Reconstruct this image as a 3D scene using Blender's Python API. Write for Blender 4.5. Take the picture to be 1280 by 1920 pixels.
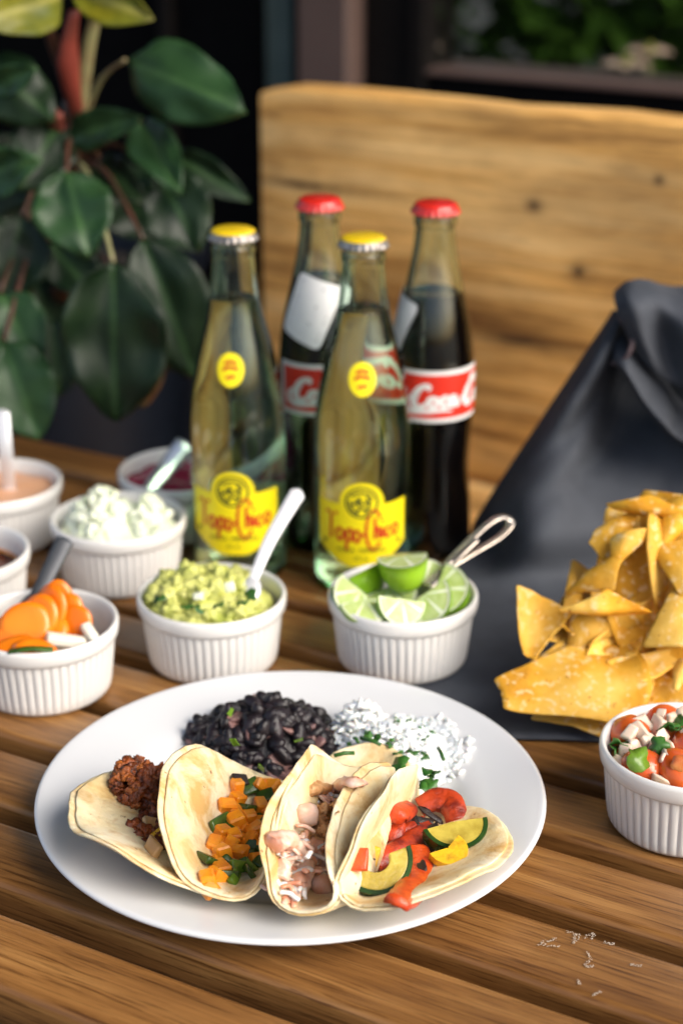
import bpy, bmesh, math, random
from mathutils import Vector, Matrix, Euler, noise
from mathutils.bvhtree import BVHTree
R = math.radians
PI = math.pi
for o in list(bpy.data.objects):
    bpy.data.objects.remove(o)
SC = bpy.context.scene
COL = SC.collection

# ------------------------------------------------------------------ camera
cam_d = bpy.data.cameras.new('camera')
cam = bpy.data.objects.new('camera', cam_d)
COL.objects.link(cam)
cam.location = (0, 0, .505)
cam.rotation_euler = (R(90 - 22.5), 0, 0)
cam_d.sensor_width = 36
cam_d.lens = 3300 / 1920 * 36
cam_d.clip_start = .02
cam_d.clip_end = 300
cam_d.dof.use_dof = True
cam_d.dof.focus_distance = .862
cam_d.dof.aperture_fstop = 5.2
SC.camera = cam

# ------------------------------------------------------------------ sky, sun, exposure
SUN_DIR = (Vector((.872, -.49, 0)) * .75 - Vector((.49, .872, 0)) * .09 + Vector((0, 0, .58))).normalized()
world = bpy.data.worlds.new('World')
SC.world = world
world.use_nodes = True
wn = world.node_tree
for n in list(wn.nodes):
    wn.nodes.remove(n)
w_out = wn.nodes.new('ShaderNodeOutputWorld')
w_bg = wn.nodes.new('ShaderNodeBackground')
w_sky = wn.nodes.new('ShaderNodeTexSky')
w_sky.sky_type = 'NISHITA'
w_sky.sun_disc = False
w_sky.sun_elevation = math.asin(SUN_DIR.z)
w_sky.sun_rotation = math.atan2(SUN_DIR.x, SUN_DIR.y)
w_sky.air_density = 1.0
w_sky.dust_density = 4.0
w_sky.ozone_density = 1.0
w_bg.inputs['Strength'].default_value = .15
wn.links.new(w_sky.outputs[0], w_bg.inputs['Color'])
wn.links.new(w_bg.outputs[0], w_out.inputs['Surface'])
sun_d = bpy.data.lights.new('sun', 'SUN')
sun_d.energy = 2.2
sun_d.angle = R(45)
sun_d.color = (1, .96, .90)
sun = bpy.data.objects.new('sun', sun_d)
COL.objects.link(sun)
sun.location = (-2, -2, 4)
sun.rotation_euler = SUN_DIR.to_track_quat('Z', 'Y').to_euler()
SC.view_settings.view_transform = 'Standard'
SC.view_settings.look = 'None'
SC.view_settings.gamma = 1
SC.view_settings.exposure = .47
try:
    SC.view_settings.use_curve_mapping = False
except Exception:
    pass
SC.cycles.use_denoising = True
SC.cycles.max_bounces = 14
SC.cycles.transmission_bounces = 14
SC.cycles.transparent_max_bounces = 12

# ------------------------------------------------------------------ helpers
def obj(name, vf, m=None, parent=None, smooth=True, loc=None, kind=None):
    """link a mesh (or (verts, faces)) as ONE object; vf may be a ready mesh shared by alike pieces"""
    if isinstance(vf, bpy.types.Mesh):
        me = vf
    else:
        me = bpy.data.meshes.new(name)
        me.from_pydata([tuple(v) for v in vf[0]], [], [tuple(f) for f in vf[1]])
        if smooth:
            me.polygons.foreach_set('use_smooth', [True] * len(me.polygons))
        me.update()
    if m and not me.materials:
        me.materials.append(m)
    o = bpy.data.objects.new(name, me)
    COL.objects.link(o)
    if parent:
        o.parent = parent
    if loc is not None:
        o.location = loc
    if kind:
        o['kind'] = kind
    return o

def tag(o, label, cat, group=None):
    o['label'] = label
    o['category'] = cat
    if group:
        o['group'] = group
    return o

def thing(name, label, cat, loc=(0, 0, 0), group=None):
    o = bpy.data.objects.new(name, None)
    o.empty_display_size = .02
    COL.objects.link(o)
    o.location = loc
    return tag(o, label, cat, group)

def sharpen(o, ang=40):
    """smooth shading that keeps the creases"""
    me = o.data
    bm = bmesh.new()
    bm.from_mesh(me)
    for e in bm.edges:
        if len(e.link_faces) == 2 and e.calc_face_angle(0) > R(ang):
            e.smooth = False
    bm.to_mesh(me)
    bm.free()
    return o

def mesh_of(bm, name):
    me = bpy.data.meshes.new(name)
    bm.to_mesh(me)
    bm.free()
    return me

def lathe(prof, n=64, rf=None, closed=False):
    vs, fs = [], []
    for i, (r, z) in enumerate(prof):
        for k in range(n):
            a = 2 * PI * k / n
            rr = r if rf is None else rf(i, r, z, a)
            vs.append((rr * math.cos(a), rr * math.sin(a), z))
    m = len(prof)
    for i in range(m if closed else m - 1):
        j = (i + 1) % m
        for k in range(n):
            l = (k + 1) % n
            fs.append((i * n + k, i * n + l, j * n + l, j * n + k))
    return vs, fs

def smooth_path(pts, per=6):
    pts = [Vector(p) for p in pts]
    out = []
    for i in range(len(pts) - 1):
        p0 = pts[max(i - 1, 0)]; p1 = pts[i]; p2 = pts[i + 1]; p3 = pts[min(i + 2, len(pts) - 1)]
        for k in range(per):
            t = k / per
            out.append(.5 * ((2 * p1) + (p2 - p0) * t + (2 * p0 - 5 * p1 + 4 * p2 - p3) * t * t + (3 * p1 - p0 - 3 * p2 + p3) * t ** 3))
    out.append(pts[-1])
    return out

def tube(pts, radii, n=10, flat=None, up=Vector((0, 0, 1)), closed=False):
    """tube along pts; radii a number, list, or list of (w, h); ends capped"""
    pts = [Vector(p) for p in pts]
    m = len(pts)
    vs, fs = [], []
    for i, p in enumerate(pts):
        t = (pts[min(i + 1, m - 1)] - pts[max(i - 1, 0)])
        if closed:
            t = pts[(i + 1) % m] - pts[i - 1]
        t = t.normalized() if t.length > 0 else Vector((0, 1, 0))
        s = t.cross(up)
        if s.length < 1e-4:
            s = t.cross(Vector((0, 1, 0)))
        s.normalize()
        u = s.cross(t)
        r = radii if not isinstance(radii, (list, tuple)) else radii[i]
        rw, rh = r if isinstance(r, (list, tuple)) else (r, r)
        for k in range(n):
            a = 2 * PI * k / n
            vs.append(p + s * (rw * math.cos(a)) + u * (rh * math.sin(a)))
    for i in range(m if closed else m - 1):
        j = (i + 1) % m
        for k in range(n):
            l = (k + 1) % n
            fs.append((i * n + k, i * n + l, j * n + l, j * n + k))
    if not closed:
        fs.append(tuple(range(n))[::-1])
        fs.append(tuple((m - 1) * n + k for k in range(n)))
    return vs, fs

def resample(vals, n):
    out = []
    for i in range(n):
        t = i / (n - 1) * (len(vals) - 1)
        k = min(int(t), len(vals) - 2)
        out.append(vals[k] + (vals[k + 1] - vals[k]) * (t - k))
    return out

def box(sx, sy, sz, bev=0, jit=0, seed=0, seg=1):
    rnd = random.Random(seed)
    bm = bmesh.new()
    bmesh.ops.create_cube(bm, size=1)
    for v in bm.verts:
        v.co = Vector((v.co.x * sx, v.co.y * sy, v.co.z * sz)) + Vector([rnd.uniform(-jit, jit) for _ in range(3)])
    if bev:
        bmesh.ops.bevel(bm, geom=list(bm.edges), offset=bev, segments=seg, affect='EDGES', profile=.6)
    for f in bm.faces:
        f.smooth = seg > 1
    return mesh_of(bm, 'piece')

def lump(r, seed=0, amp=.3, freq=1.2, sub=2, sq=(1, 1, 1)):
    bm = bmesh.new()
    bmesh.ops.create_icosphere(bm, subdivisions=sub, radius=1)
    off = Vector((seed * 3.7, seed * 1.3, seed * 7.1))
    for v in bm.verts:
        d = 1 + amp * noise.noise(v.co * freq + off) + amp * .5 * noise.noise(v.co * freq * 2.6 + off)
        v.co = Vector((v.co.x * sq[0], v.co.y * sq[1], v.co.z * sq[2])) * (r * d)
    for f in bm.faces:
        f.smooth = True
    return mesh_of(bm, 'lump')

def catmull(o, lv=2):
    md = o.modifiers.new('subdivision', 'SUBSURF')
    md.levels = md.render_levels = lv
    return o

def solid(o, t, off=0):
    md = o.modifiers.new('thickness', 'SOLIDIFY')
    md.thickness = t
    md.offset = off
    return o

# ------------------------------------------------------------------ materials
def new_mat(name):
    m = bpy.data.materials.new(name)
    m.use_nodes = True
    nt = m.node_tree
    return m, nt, nt.nodes['Principled BSDF']

def N(nt, t, **kw):
    n = nt.nodes.new('ShaderNode' + t)
    for k, v in kw.items():
        setattr(n, k, v)
    return n

def ramp(nt, fac, stops):
    r = N(nt, 'ValToRGB')
    el = r.color_ramp.elements
    while len(el) > 1:
        el.remove(el[-1])
    el[0].position = stops[0][0]
    el[0].color = (*stops[0][1], 1)
    for p, c in stops[1:]:
        e = el.new(p)
        e.color = (*c, 1)
    nt.links.new(fac, r.inputs['Fac'])
    return r.outputs['Color']

def coords(nt, scale=(1, 1, 1), rand=True):
    """object coordinates plus a random shift for each object"""
    tc = N(nt, 'TexCoord')
    mp = N(nt, 'Mapping')
    mp.inputs['Scale'].default_value = scale
    nt.links.new(tc.outputs['Object'], mp.inputs['Vector'])
    if rand:
        oi = N(nt, 'ObjectInfo')
        mu = N(nt, 'Math', operation='MULTIPLY')
        mu.inputs[1].default_value = 37
        nt.links.new(oi.outputs['Random'], mu.inputs[0])
        nt.links.new(mu.outputs[0], mp.inputs['Location'])
    return mp.outputs['Vector']

def noise_tex(nt, vec, scale, detail=4, rough=.55, dist=0):
    n = N(nt, 'TexNoise')
    n.inputs['Scale'].default_value = scale
    n.inputs['Detail'].default_value = detail
    n.inputs['Roughness'].default_value = rough
    n.inputs['Distortion'].default_value = dist
    nt.links.new(vec, n.inputs['Vector'])
    return n.outputs['Fac']

def mixc(nt, fac, a, b, blend='MIX'):
    m = N(nt, 'MixRGB', blend_type=blend)
    for s, v in ((m.inputs[0], fac), (m.inputs[1], a), (m.inputs[2], b)):
        if isinstance(v, (int, float)):
            s.default_value = v
        elif isinstance(v, (tuple, list)):
            s.default_value = (*v, 1)
        else:
            nt.links.new(v, s)
    return m.outputs[0]

def mat(name, c1, c2=None, rough=.5, scale=60, bump=0, bscale=None, rnd=0, sss=0, coat=0, spec=.5, stops=(.35, .65), metal=0, sheen=0, detail=4):
    m, nt, b = new_mat(name)
    vec = coords(nt)
    if c2 is None:
        c2 = tuple(x * .8 for x in c1)
    col = ramp(nt, noise_tex(nt, vec, scale, detail), [(stops[0], c1), (stops[1], c2)])
    if rnd:
        oi = N(nt, 'ObjectInfo')
        mr = N(nt, 'MapRange')
        mr.inputs['To Min'].default_value = 1 - rnd
        mr.inputs['To Max'].default_value = 1 + rnd
        nt.links.new(oi.outputs['Random'], mr.inputs['Value'])
        hs = N(nt, 'HueSaturation')
        nt.links.new(mr.outputs[0], hs.inputs['Value'])
        nt.links.new(col, hs.inputs['Color'])
        col = hs.outputs[0]
    nt.links.new(col, b.inputs['Base Color'])
    b.inputs['Roughness'].default_value = rough
    b.inputs['Metallic'].default_value = metal
    b.inputs['Specular IOR Level'].default_value = spec
    if sss:
        b.inputs['Subsurface Weight'].default_value = sss
        b.inputs['Subsurface Radius'].default_value = (.004, .0025, .0015)
        b.inputs['Subsurface Scale'].default_value = 1
    if coat:
        b.inputs['Coat Weight'].default_value = coat
        b.inputs['Coat Roughness'].default_value = .08
    if sheen:
        b.inputs['Sheen Weight'].default_value = sheen
    if bump:
        bp = N(nt, 'Bump')
        bp.inputs['Strength'].default_value = min(1, bump)
        bp.inputs['Distance'].default_value = .002
        nt.links.new(noise_tex(nt, vec, bscale or scale * 3, 5), bp.inputs['Height'])
        nt.links.new(bp.outputs[0], b.inputs['Normal'])
    return m

def wood(name, dark, mid, light, rough, stretch=(2.2, 34, 34), knots=(), bump=.25, contrast=(.3, .5, .68), bscale=9, pores=.75, pale=1.05):
    m, nt, b = new_mat(name)
    vec = coords(nt, stretch)
    big = noise_tex(nt, coords(nt, (stretch[0] * .5, stretch[1] * .32, stretch[2] * .32)), 1.2, 3, .5, .6)
    fine = noise_tex(nt, vec, 2.4, 8, .62, .4)
    fib = noise_tex(nt, coords(nt, (stretch[0] * 2.5, stretch[1] * 5, stretch[2] * 5)), 2, 6, .7)
    a = N(nt, 'Math', operation='MULTIPLY_ADD')
    a.inputs[1].default_value = .62
    nt.links.new(fine, a.inputs[0])
    s2 = N(nt, 'Math', operation='MULTIPLY')
    s2.inputs[1].default_value = .38
    nt.links.new(big, s2.inputs[0])
    nt.links.new(s2.outputs[0], a.inputs[2])
    col = ramp(nt, a.outputs[0], [(contrast[0], dark), (contrast[1], mid), (contrast[2], light)])
    col = mixc(nt, .5, col, ramp(nt, fib, [(.3, (.55, .5, .45)), (.6, (1, 1, 1))]), 'MULTIPLY')
    pore = noise_tex(nt, coords(nt, (stretch[0] * 6, stretch[1] * 7, stretch[2] * 7)), 1.6, 4, .65)
    col = mixc(nt, pores, col, ramp(nt, pore, [(.36, (.28, .21, .15)), (.49, (1, 1, 1))]), 'MULTIPLY')
    patch = noise_tex(nt, coords(nt, (2, 5, 5)), 2.2, 4, .6)
    col = mixc(nt, .6, col, ramp(nt, patch, [(.34, (.62, .56, .5)), (.6, (pale, pale * .985, pale * .96))]), 'MULTIPLY')
    oi = N(nt, 'ObjectInfo')
    mr = N(nt, 'MapRange')
    mr.inputs['To Min'].default_value = .92
    mr.inputs['To Max'].default_value = 1.15
    nt.links.new(oi.outputs['Random'], mr.inputs['Value'])
    hs = N(nt, 'HueSaturation')
    nt.links.new(mr.outputs[0], hs.inputs['Value'])
    nt.links.new(col, hs.inputs['Color'])
    col = hs.outputs[0]
    tc = N(nt, 'TexCoord')
    for kn in knots:
        kx, kz, kr = kn[:3]
        kq = kn[3] if len(kn) > 3 else 1
        mp = N(nt, 'Mapping')
        mp.inputs['Location'].default_value = (-kx * kq, 0, -kz * 1.25)
        mp.inputs['Scale'].default_value = (kq, 0, 1.25)
        nt.links.new(tc.outputs['Object'], mp.inputs['Vector'])
        ln = N(nt, 'VectorMath', operation='LENGTH')
        nt.links.new(mp.outputs[0], ln.inputs[0])
        nz = N(nt, 'Math', operation='MULTIPLY_ADD')
        nz.inputs[1].default_value = kr * 1.6
        nt.links.new(noise_tex(nt, tc.outputs['Object'], 70, 3), nz.inputs[0])
        nt.links.new(ln.outputs['Value'], nz.inputs[2])
        f = ramp(nt, nz.outputs[0], [(kr * 1.2, (1, 1, 1)), (kr * 2.1, (.35, .35, .35)), (kr * 4.2, (0, 0, 0))])
        col = mixc(nt, f, col, (.045, .02, .008))
    nt.links.new(col, b.inputs['Base Color'])
    rr = N(nt, 'MapRange')
    rr.inputs['To Min'].default_value = rough - .08
    rr.inputs['To Max'].default_value = rough + .14
    nt.links.new(fib, rr.inputs['Value'])
    nt.links.new(rr.outputs[0], b.inputs['Roughness'])
    bp = N(nt, 'Bump')
    bp.inputs['Strength'].default_value = bump
    bp.inputs['Distance'].default_value = .001
    nt.links.new(fib, bp.inputs['Height'])
    nt.links.new(bp.outputs[0], b.inputs['Normal'])
    return m

M = {}
M['table'] = wood('acacia_wood', (.10, .040, .011), (.27, .125, .036), (.46, .245, .080), .30, (2.4, 60, 60), contrast=(.30, .5, .70))
M['bench'] = wood('reclaimed_pine', (.26, .11, .022), (.70, .39, .11), (.90, .62, .27), .6, (1.5, 22, 22),
                  knots=((-.671, .267, .0045), (-.626, .213, .0062), (-.68, .143, .004, .14), (-.90, .26, .004, .1), (-.56, .30, .003)), contrast=(.36, .48, .66), pores=.35, pale=1.6)
M['plate'] = mat('white_porcelain', (.70, .715, .73), (.69, .70, .715), rough=.13, scale=8, coat=.3)
M['ramekin'] = mat('white_stoneware', (.76, .75, .725), (.73, .72, .695), rough=.22, scale=25, coat=.25)
M['cloth'] = mat('charcoal_cloth', (.062, .070, .086), (.046, .052, .065), rough=.75, scale=30, spec=.3, bump=.12, bscale=900)
M['hem'] = mat('cloth_hem', (.12, .085, .095), rough=.8)
M['steel'] = mat('brushed_steel', (.72, .72, .74), (.62, .62, .64), rough=.22, metal=.55, scale=20)
M['pale_handle'] = mat('polished_pale_metal', (.78, .79, .82), (.72, .73, .76), rough=.25, metal=.25, scale=20)
M['dark_handle'] = mat('dark_grey_metal', (.06, .065, .075), (.045, .05, .06), rough=.42, metal=.3)
M['bronze'] = mat('warm_steel_wire', (.62, .56, .50), (.5, .44, .38), rough=.25, metal=.8)
M['red_cap'] = mat('red_enamel', (.62, .022, .012), (.56, .018, .01), rough=.3, coat=.4)
M['yellow_cap'] = mat('yellow_enamel', (.80, .56, .012), (.74, .50, .01), rough=.3, coat=.4)
M['crimp'] = mat('bare_cap_metal', (.42, .40, .38), (.2, .17, .15), rough=.35, metal=.7, scale=300)
M['label_red'] = mat('red_label', (.66, .028, .012), (.62, .024, .01), rough=.4)
M['label_white'] = mat('white_print', (.78, .77, .76), (.75, .74, .73), rough=.45)
M['label_yellow'] = mat('yellow_label', (.90, .76, .006), (.88, .73, .006), rough=.45)
M['print_red'] = mat('red_print', (.60, .05, .008), rough=.5)
M['print_green'] = mat('dark_green_print', (.03, .045, .012), rough=.5)
M['print_grey'] = mat('grey_print', (.42, .42, .44), rough=.6)
M['paper'] = mat('white_paper', (.82, .82, .83), (.79, .79, .81), rough=.6, scale=150)

def glass(name, col, rough=0, ior=1.5, absorb=None):
    m, nt, b = new_mat(name)
    b.inputs['Base Color'].default_value = (*col, 1)
    b.inputs['Roughness'].default_value = rough
    b.inputs['IOR'].default_value = ior
    b.inputs['Transmission Weight'].default_value = 1
    if absorb:
        va = N(nt, 'VolumeAbsorption')
        va.inputs['Color'].default_value = (*absorb[0], 1)
        va.inputs['Density'].default_value = absorb[1]
        nt.links.new(va.outputs[0], nt.nodes['Material Output'].inputs['Volume'])
    return m
M['wax'] = mat('pale_wax', (.50, .42, .34), (.42, .34, .26), rough=.5)
M['glass'] = glass('pale_green_glass', (.99, 1, .99), absorb=((.02, .82, .20), 46))
M['glass_coke'] = glass('bottle_green_glass', (.99, 1, .99), absorb=((.15, .80, .35), 40))
M['water'] = glass('clear_water', (.86, 1, .88), 0, 1.33)
M['cola'] = mat('dark_cola', (.006, .0025, .0015), (.005, .002, .001), rough=.06, scale=5)
M['leaf'] = None

def leaf_mat(name, c1, c2, vein, rough=.45):
    m, nt, b = new_mat(name)
    vec = coords(nt)
    col = ramp(nt, noise_tex(nt, vec, 22, 4), [(.35, c1), (.68, c2)])
    tc = N(nt, 'TexCoord')
    sx = N(nt, 'SeparateXYZ')
    nt.links.new(tc.outputs['Object'], sx.inputs[0])
    ab = N(nt, 'Math', operation='ABSOLUTE')
    nt.links.new(sx.outputs['X'], ab.inputs[0])
    f = ramp(nt, ab.outputs[0], [(.0, (1, 1, 1)), (.0022, (0, 0, 0))])
    col = mixc(nt, f, col, vein)
    side = noise_tex(nt, coords(nt, (1, 1, 1)), 48, 4, .6)
    col = mixc(nt, .7, col, ramp(nt, side, [(.35, (.62, .66, .60)), (.62, (1.15, 1.1, 1.0))]), 'MULTIPLY')
    nt.links.new(col, b.inputs['Base Color'])
    b.inputs['Roughness'].default_value = rough
    b.inputs['Specular IOR Level'].default_value = .3
    return m
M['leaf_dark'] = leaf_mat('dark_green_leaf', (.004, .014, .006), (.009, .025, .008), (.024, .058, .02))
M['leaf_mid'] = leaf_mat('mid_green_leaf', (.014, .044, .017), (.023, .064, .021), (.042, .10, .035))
M['leaf_yellow'] = leaf_mat('young_yellow_leaf', (.17, .16, .010), (.07, .10, .012), (.25, .24, .06))
M['leaf_brown'] = leaf_mat('browning_leaf', (.10, .05, .015), (.16, .06, .015), (.1, .06, .02))
M['petiole'] = mat('reddish_petiole', (.09, .028, .018), (.05, .028, .014), rough=.45, scale=30)
M['petiole_green'] = mat('pale_green_petiole', (.30, .30, .14), (.20, .14, .07), rough=.45, scale=30)
M['sheath'] = mat('red_leaf_sheath', (.26, .045, .03), (.12, .03, .02), rough=.5, scale=30)
M['pot'] = mat('dark_blue_plastic', (.006, .009, .016), (.005, .007, .013), rough=.45, spec=.25)
M['soil'] = mat('dark_potting_soil', (.02, .013, .008), (.008, .006, .004), rough=.95, scale=120, bump=.8)
M['post'] = mat('mauve_brown_paint', (.115, .072, .060), (.10, .062, .052), rough=.6, scale=6)
M['dark_frame'] = mat('dark_bronze_frame', (.008, .0065, .006), (.006, .005, .005), rough=.6, spec=.1)
M['teal'] = mat('grey_teal_curtain', (.10, .135, .12), (.07, .10, .09), rough=.7, scale=10)
M['dark_wall'] = mat('near_black_cladding', (.003, .003, .0035), (.002, .002, .0025), rough=.7, spec=.05)
M['ground'] = mat('dark_patio_paving', (.035, .028, .022), (.02, .017, .014), rough=.85, scale=4, bump=.2)
M['hedge'] = mat('hedge_leaf', (.03, .075, .010), (.06, .12, .016), rough=.8, spec=.05)
M['flower'] = mat('pale_pink_petal', (.70, .50, .40), (.62, .40, .32), rough=.6)

def tortilla_mat():
    m, nt, b = new_mat('corn_tortilla')
    vec = coords(nt)
    col = ramp(nt, noise_tex(nt, vec, 26, 6, .6), [(.32, (.80, .60, .28)), (.48, (.84, .71, .44)), (.66, (.85, .77, .57))])
    t = ramp(nt, noise_tex(nt, vec, 34, 5, .65, .5), [(.48, (0, 0, 0)), (.66, (.9, .9, .9))])
    col = mixc(nt, t, col, (.60, .34, .09))
    s = ramp(nt, noise_tex(nt, vec, 150, 3, .6), [(.675, (0, 0, 0)), (.73, (.9, .9, .9))])
    col = mixc(nt, s, col, (.22, .10, .03))
    nt.links.new(col, b.inputs['Base Color'])
    b.inputs['Roughness'].default_value = .62
    b.inputs['Subsurface Weight'].default_value = .12
    b.inputs['Subsurface Radius'].default_value = (.003, .002, .001)
    b.inputs['Subsurface Scale'].default_value = 1
    bp = N(nt, 'Bump')
    bp.inputs['Strength'].default_value = .6
    bp.inputs['Distance'].default_value = .0018
    nt.links.new(noise_tex(nt, vec, 130, 6, .6), bp.inputs['Height'])
    nt.links.new(bp.outputs[0], b.inputs['Normal'])
    return m
M['tortilla'] = tortilla_mat()

def chip_mat():
    m, nt, b = new_mat('fried_corn_chip')
    vec = coords(nt)
    col = ramp(nt, noise_tex(nt, vec, 24, 5, .6), [(.3, (.54, .22, .010)), (.46, (.71, .36, .026)), (.68, (.80, .51, .11))])
    s = ramp(nt, noise_tex(nt, vec, 210, 2, .45), [(.57, (0, 0, 0)), (.66, (.7, .7, .7))])
    col = mixc(nt, s, col, (.84, .62, .30))
    d = ramp(nt, noise_tex(nt, vec, 300, 2), [(.66, (0, 0, 0)), (.74, (.75, .75, .75))])
    col = mixc(nt, d, col, (.28, .10, .02))
    oi = N(nt, 'ObjectInfo')
    mr = N(nt, 'MapRange')
    mr.inputs['To Min'].default_value = .74
    mr.inputs['To Max'].default_value = 1.18
    nt.links.new(oi.outputs['Random'], mr.inputs['Value'])
    hs = N(nt, 'HueSaturation')
    nt.links.new(mr.outputs[0], hs.inputs['Value'])
    nt.links.new(col, hs.inputs['Color'])
    nt.links.new(hs.outputs[0], b.inputs['Base Color'])
    b.inputs['Roughness'].default_value = .68
    b.inputs['Specular IOR Level'].default_value = .3
    bp = N(nt, 'Bump')
    bp.inputs['Strength'].default_value = .5
    bp.inputs['Distance'].default_value = .0012
    nt.links.new(noise_tex(nt, vec, 190, 4, .6), bp.inputs['Height'])
    nt.links.new(bp.outputs[0], b.inputs['Normal'])
    return m
M['chip'] = chip_mat()
M['sweet_potato'] = mat('roasted_sweet_potato', (.86, .33, .016), (.76, .22, .010), rough=.32, scale=130, rnd=.2, bump=.2, bscale=240, spec=.5)
M['poblano'] = mat('dark_green_pepper', (.022, .050, .010), (.055, .11, .012), rough=.25, scale=90, rnd=.3, bump=.15)
M['poblano_light'] = mat('bright_green_pepper', (.14, .26, .02), (.09, .17, .012), rough=.3, scale=90, bump=.15)
M['char'] = mat('charred_bits', (.012, .009, .008), (.03, .015, .01), rough=.4, scale=90, bump=.4)
M['onion'] = mat('raw_onion', (.80, .84, .70), (.70, .76, .54), rough=.25, scale=60, rnd=.08, sss=.15)
M['onion_pink'] = mat('soaked_onion', (.80, .62, .50), (.74, .60, .44), rough=.25, scale=80, rnd=.08, sss=.15)
M['cooked_onion'] = mat('cooked_onion', (.50, .28, .10), (.58, .36, .16), rough=.3, scale=60)
M['chorizo'] = mat('browned_chorizo', (.26, .060, .012), (.09, .022, .009), rough=.3, scale=150, rnd=.35, bump=.6, bscale=420)
M['chorizo_bright'] = mat('orange_chorizo', (.46, .13, .022), (.22, .05, .014), rough=.34, scale=150, rnd=.25, bump=.6, bscale=420)
M['shrimp'] = mat('cooked_shrimp', (.74, .36, .22), (.82, .62, .52), rough=.3, scale=110, sss=.1, bump=.25, bscale=300)
M['shrimp_sauce'] = mat('creamy_pink_shrimp', (.86, .62, .50), (.80, .34, .20), rough=.3, scale=85, sss=.1, bump=.3, bscale=260, stops=(.45, .62))
M['batter'] = mat('fried_batter', (.56, .27, .10), (.74, .46, .22), rough=.45, scale=130, bump=.7, bscale=380)
M['red_pepper'] = mat('roasted_red_pepper', (.52, .055, .012), (.18, .016, .007), rough=.36, scale=110, rnd=.2, bump=.4, stops=(.42, .62))
M['red_pepper_bright'] = mat('bright_red_pepper', (.72, .10, .016), (.50, .045, .010), rough=.3, scale=110, bump=.3)
M['zucchini_flesh'] = mat('grilled_zucchini_flesh', (.52, .42, .07), (.36, .27, .035), rough=.35, scale=110, bump=.25)
M['zucchini_rind'] = mat('zucchini_skin', (.014, .042, .010), (.03, .075, .014), rough=.25, scale=120)
M['squash'] = mat('yellow_squash', (.74, .44, .014), (.40, .20, .012), rough=.35, scale=130, bump=.3, stops=(.48, .70))
M['bean'] = mat('black_bean_skin', (.006, .004, .006), (.016, .010, .013), rough=.42, scale=130, rnd=.5, bump=.35)
M['bean_flesh'] = mat('split_bean_flesh', (.24, .13, .11), (.10, .05, .055), rough=.45, scale=200, rnd=.3)
M['rice'] = mat('white_rice', (.88, .88, .85), (.85, .85, .80), rough=.45, scale=60, sss=.5)
M['cilantro'] = mat('cilantro_leaf', (.022, .10, .012), (.05, .15, .02), rough=.4, scale=120, rnd=.3)
M['guac'] = mat('mashed_avocado', (.70, .70, .22), (.40, .46, .07), rough=.38, scale=75, bump=.5, bscale=200, stops=(.38, .72), detail=6)
M['lime_rind'] = mat('lime_skin', (.20, .42, .015), (.30, .52, .02), rough=.28, scale=28, bump=.15, bscale=500)
M['lime_flesh_plain'] = mat('lime_flesh', (.44, .56, .16), (.54, .64, .28), rough=.2, scale=170, sss=.3, bump=.3)
def lime_mat():
    m = M['lime_flesh_plain']
    nt = m.node_tree
    b = nt.nodes['Principled BSDF']
    base = b.inputs['Base Color'].links[0].from_socket
    tc = N(nt, 'TexCoord')
    sx = N(nt, 'SeparateXYZ')
    nt.links.new(tc.outputs['Object'], sx.inputs[0])
    cx = N(nt, 'CombineXYZ')
    nt.links.new(sx.outputs['X'], cx.inputs['X'])
    nt.links.new(sx.outputs['Z'], cx.inputs['Z'])
    ln = N(nt, 'VectorMath', operation='LENGTH')
    nt.links.new(cx.outputs[0], ln.inputs[0])
    at2 = N(nt, 'Math', operation='ARCTAN2')
    nt.links.new(sx.outputs['Y'], at2.inputs[0])
    nt.links.new(ln.outputs['Value'], at2.inputs[1])
    k = N(nt, 'Math', operation='MULTIPLY')
    k.inputs[1].default_value = 7
    nt.links.new(at2.outputs[0], k.inputs[0])
    sn = N(nt, 'Math', operation='SINE')
    nt.links.new(k.outputs[0], sn.inputs[0])
    f = ramp(nt, sn.outputs[0], [(.80, (0, 0, 0)), (.93, (1, 1, 1))])
    nt.links.new(mixc(nt, f, base, (.80, .84, .64)), b.inputs['Base Color'])
    return m
M['lime_flesh'] = lime_mat()
M['lime_pith'] = mat('lime_pith', (.76, .80, .58), rough=.4)
M['carrot'] = mat('pickled_carrot', (.86, .22, .008), (.78, .17, .006), rough=.25, scale=40, rnd=.08, sss=.1)
M['daikon'] = mat('white_radish', (.80, .77, .66), (.76, .72, .6), rough=.3, scale=40, sss=.2)
M['tomato'] = mat('tomato_skin', (.62, .080, .012), (.70, .14, .025), rough=.16, scale=35, sss=.1, coat=.3)
M['tomato_flesh'] = mat('tomato_flesh', (.66, .16, .04), (.74, .30, .09), rough=.2, scale=120, sss=.15)
M['pink_sauce'] = mat('peach_cream_sauce', (.78, .42, .24), (.76, .40, .22), rough=.3, scale=20)
M['beet_sauce'] = mat('magenta_pickle', (.34, .010, .055), (.26, .006, .04), rough=.2, scale=40)
M['salsa'] = mat('brown_red_salsa', (.10, .022, .008), (.16, .04, .01), rough=.2, scale=60)
M['salsa_oil'] = mat('orange_chili_oil', (.55, .20, .02), (.45, .15, .015), rough=.15, scale=30)
M['broth'] = mat('clear_pickling_brine', (.42, .30, .20), (.36, .25, .16), rough=.1, scale=20)

# ------------------------------------------------------------------ the setting
SLAT = Vector((-.872, .49, 0)).normalized()          # the way the slats, the bench and the wall run
NRM = Vector((.49, .872, 0)).normalized()            # away from the camera, square to the slats
ROT = math.atan2(SLAT.y, SLAT.x)
def at(p, s, z=0):                                   # p metres away from the camera, s metres along the slats
    return NRM * p + SLAT * s + Vector((0, 0, z))

g = obj('ground', ([(-60, -60, -.74), (60, -60, -.74), (60, 60, -.74), (-60, 60, -.74)], [(0, 1, 2, 3)]), M['ground'], kind='structure')

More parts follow.
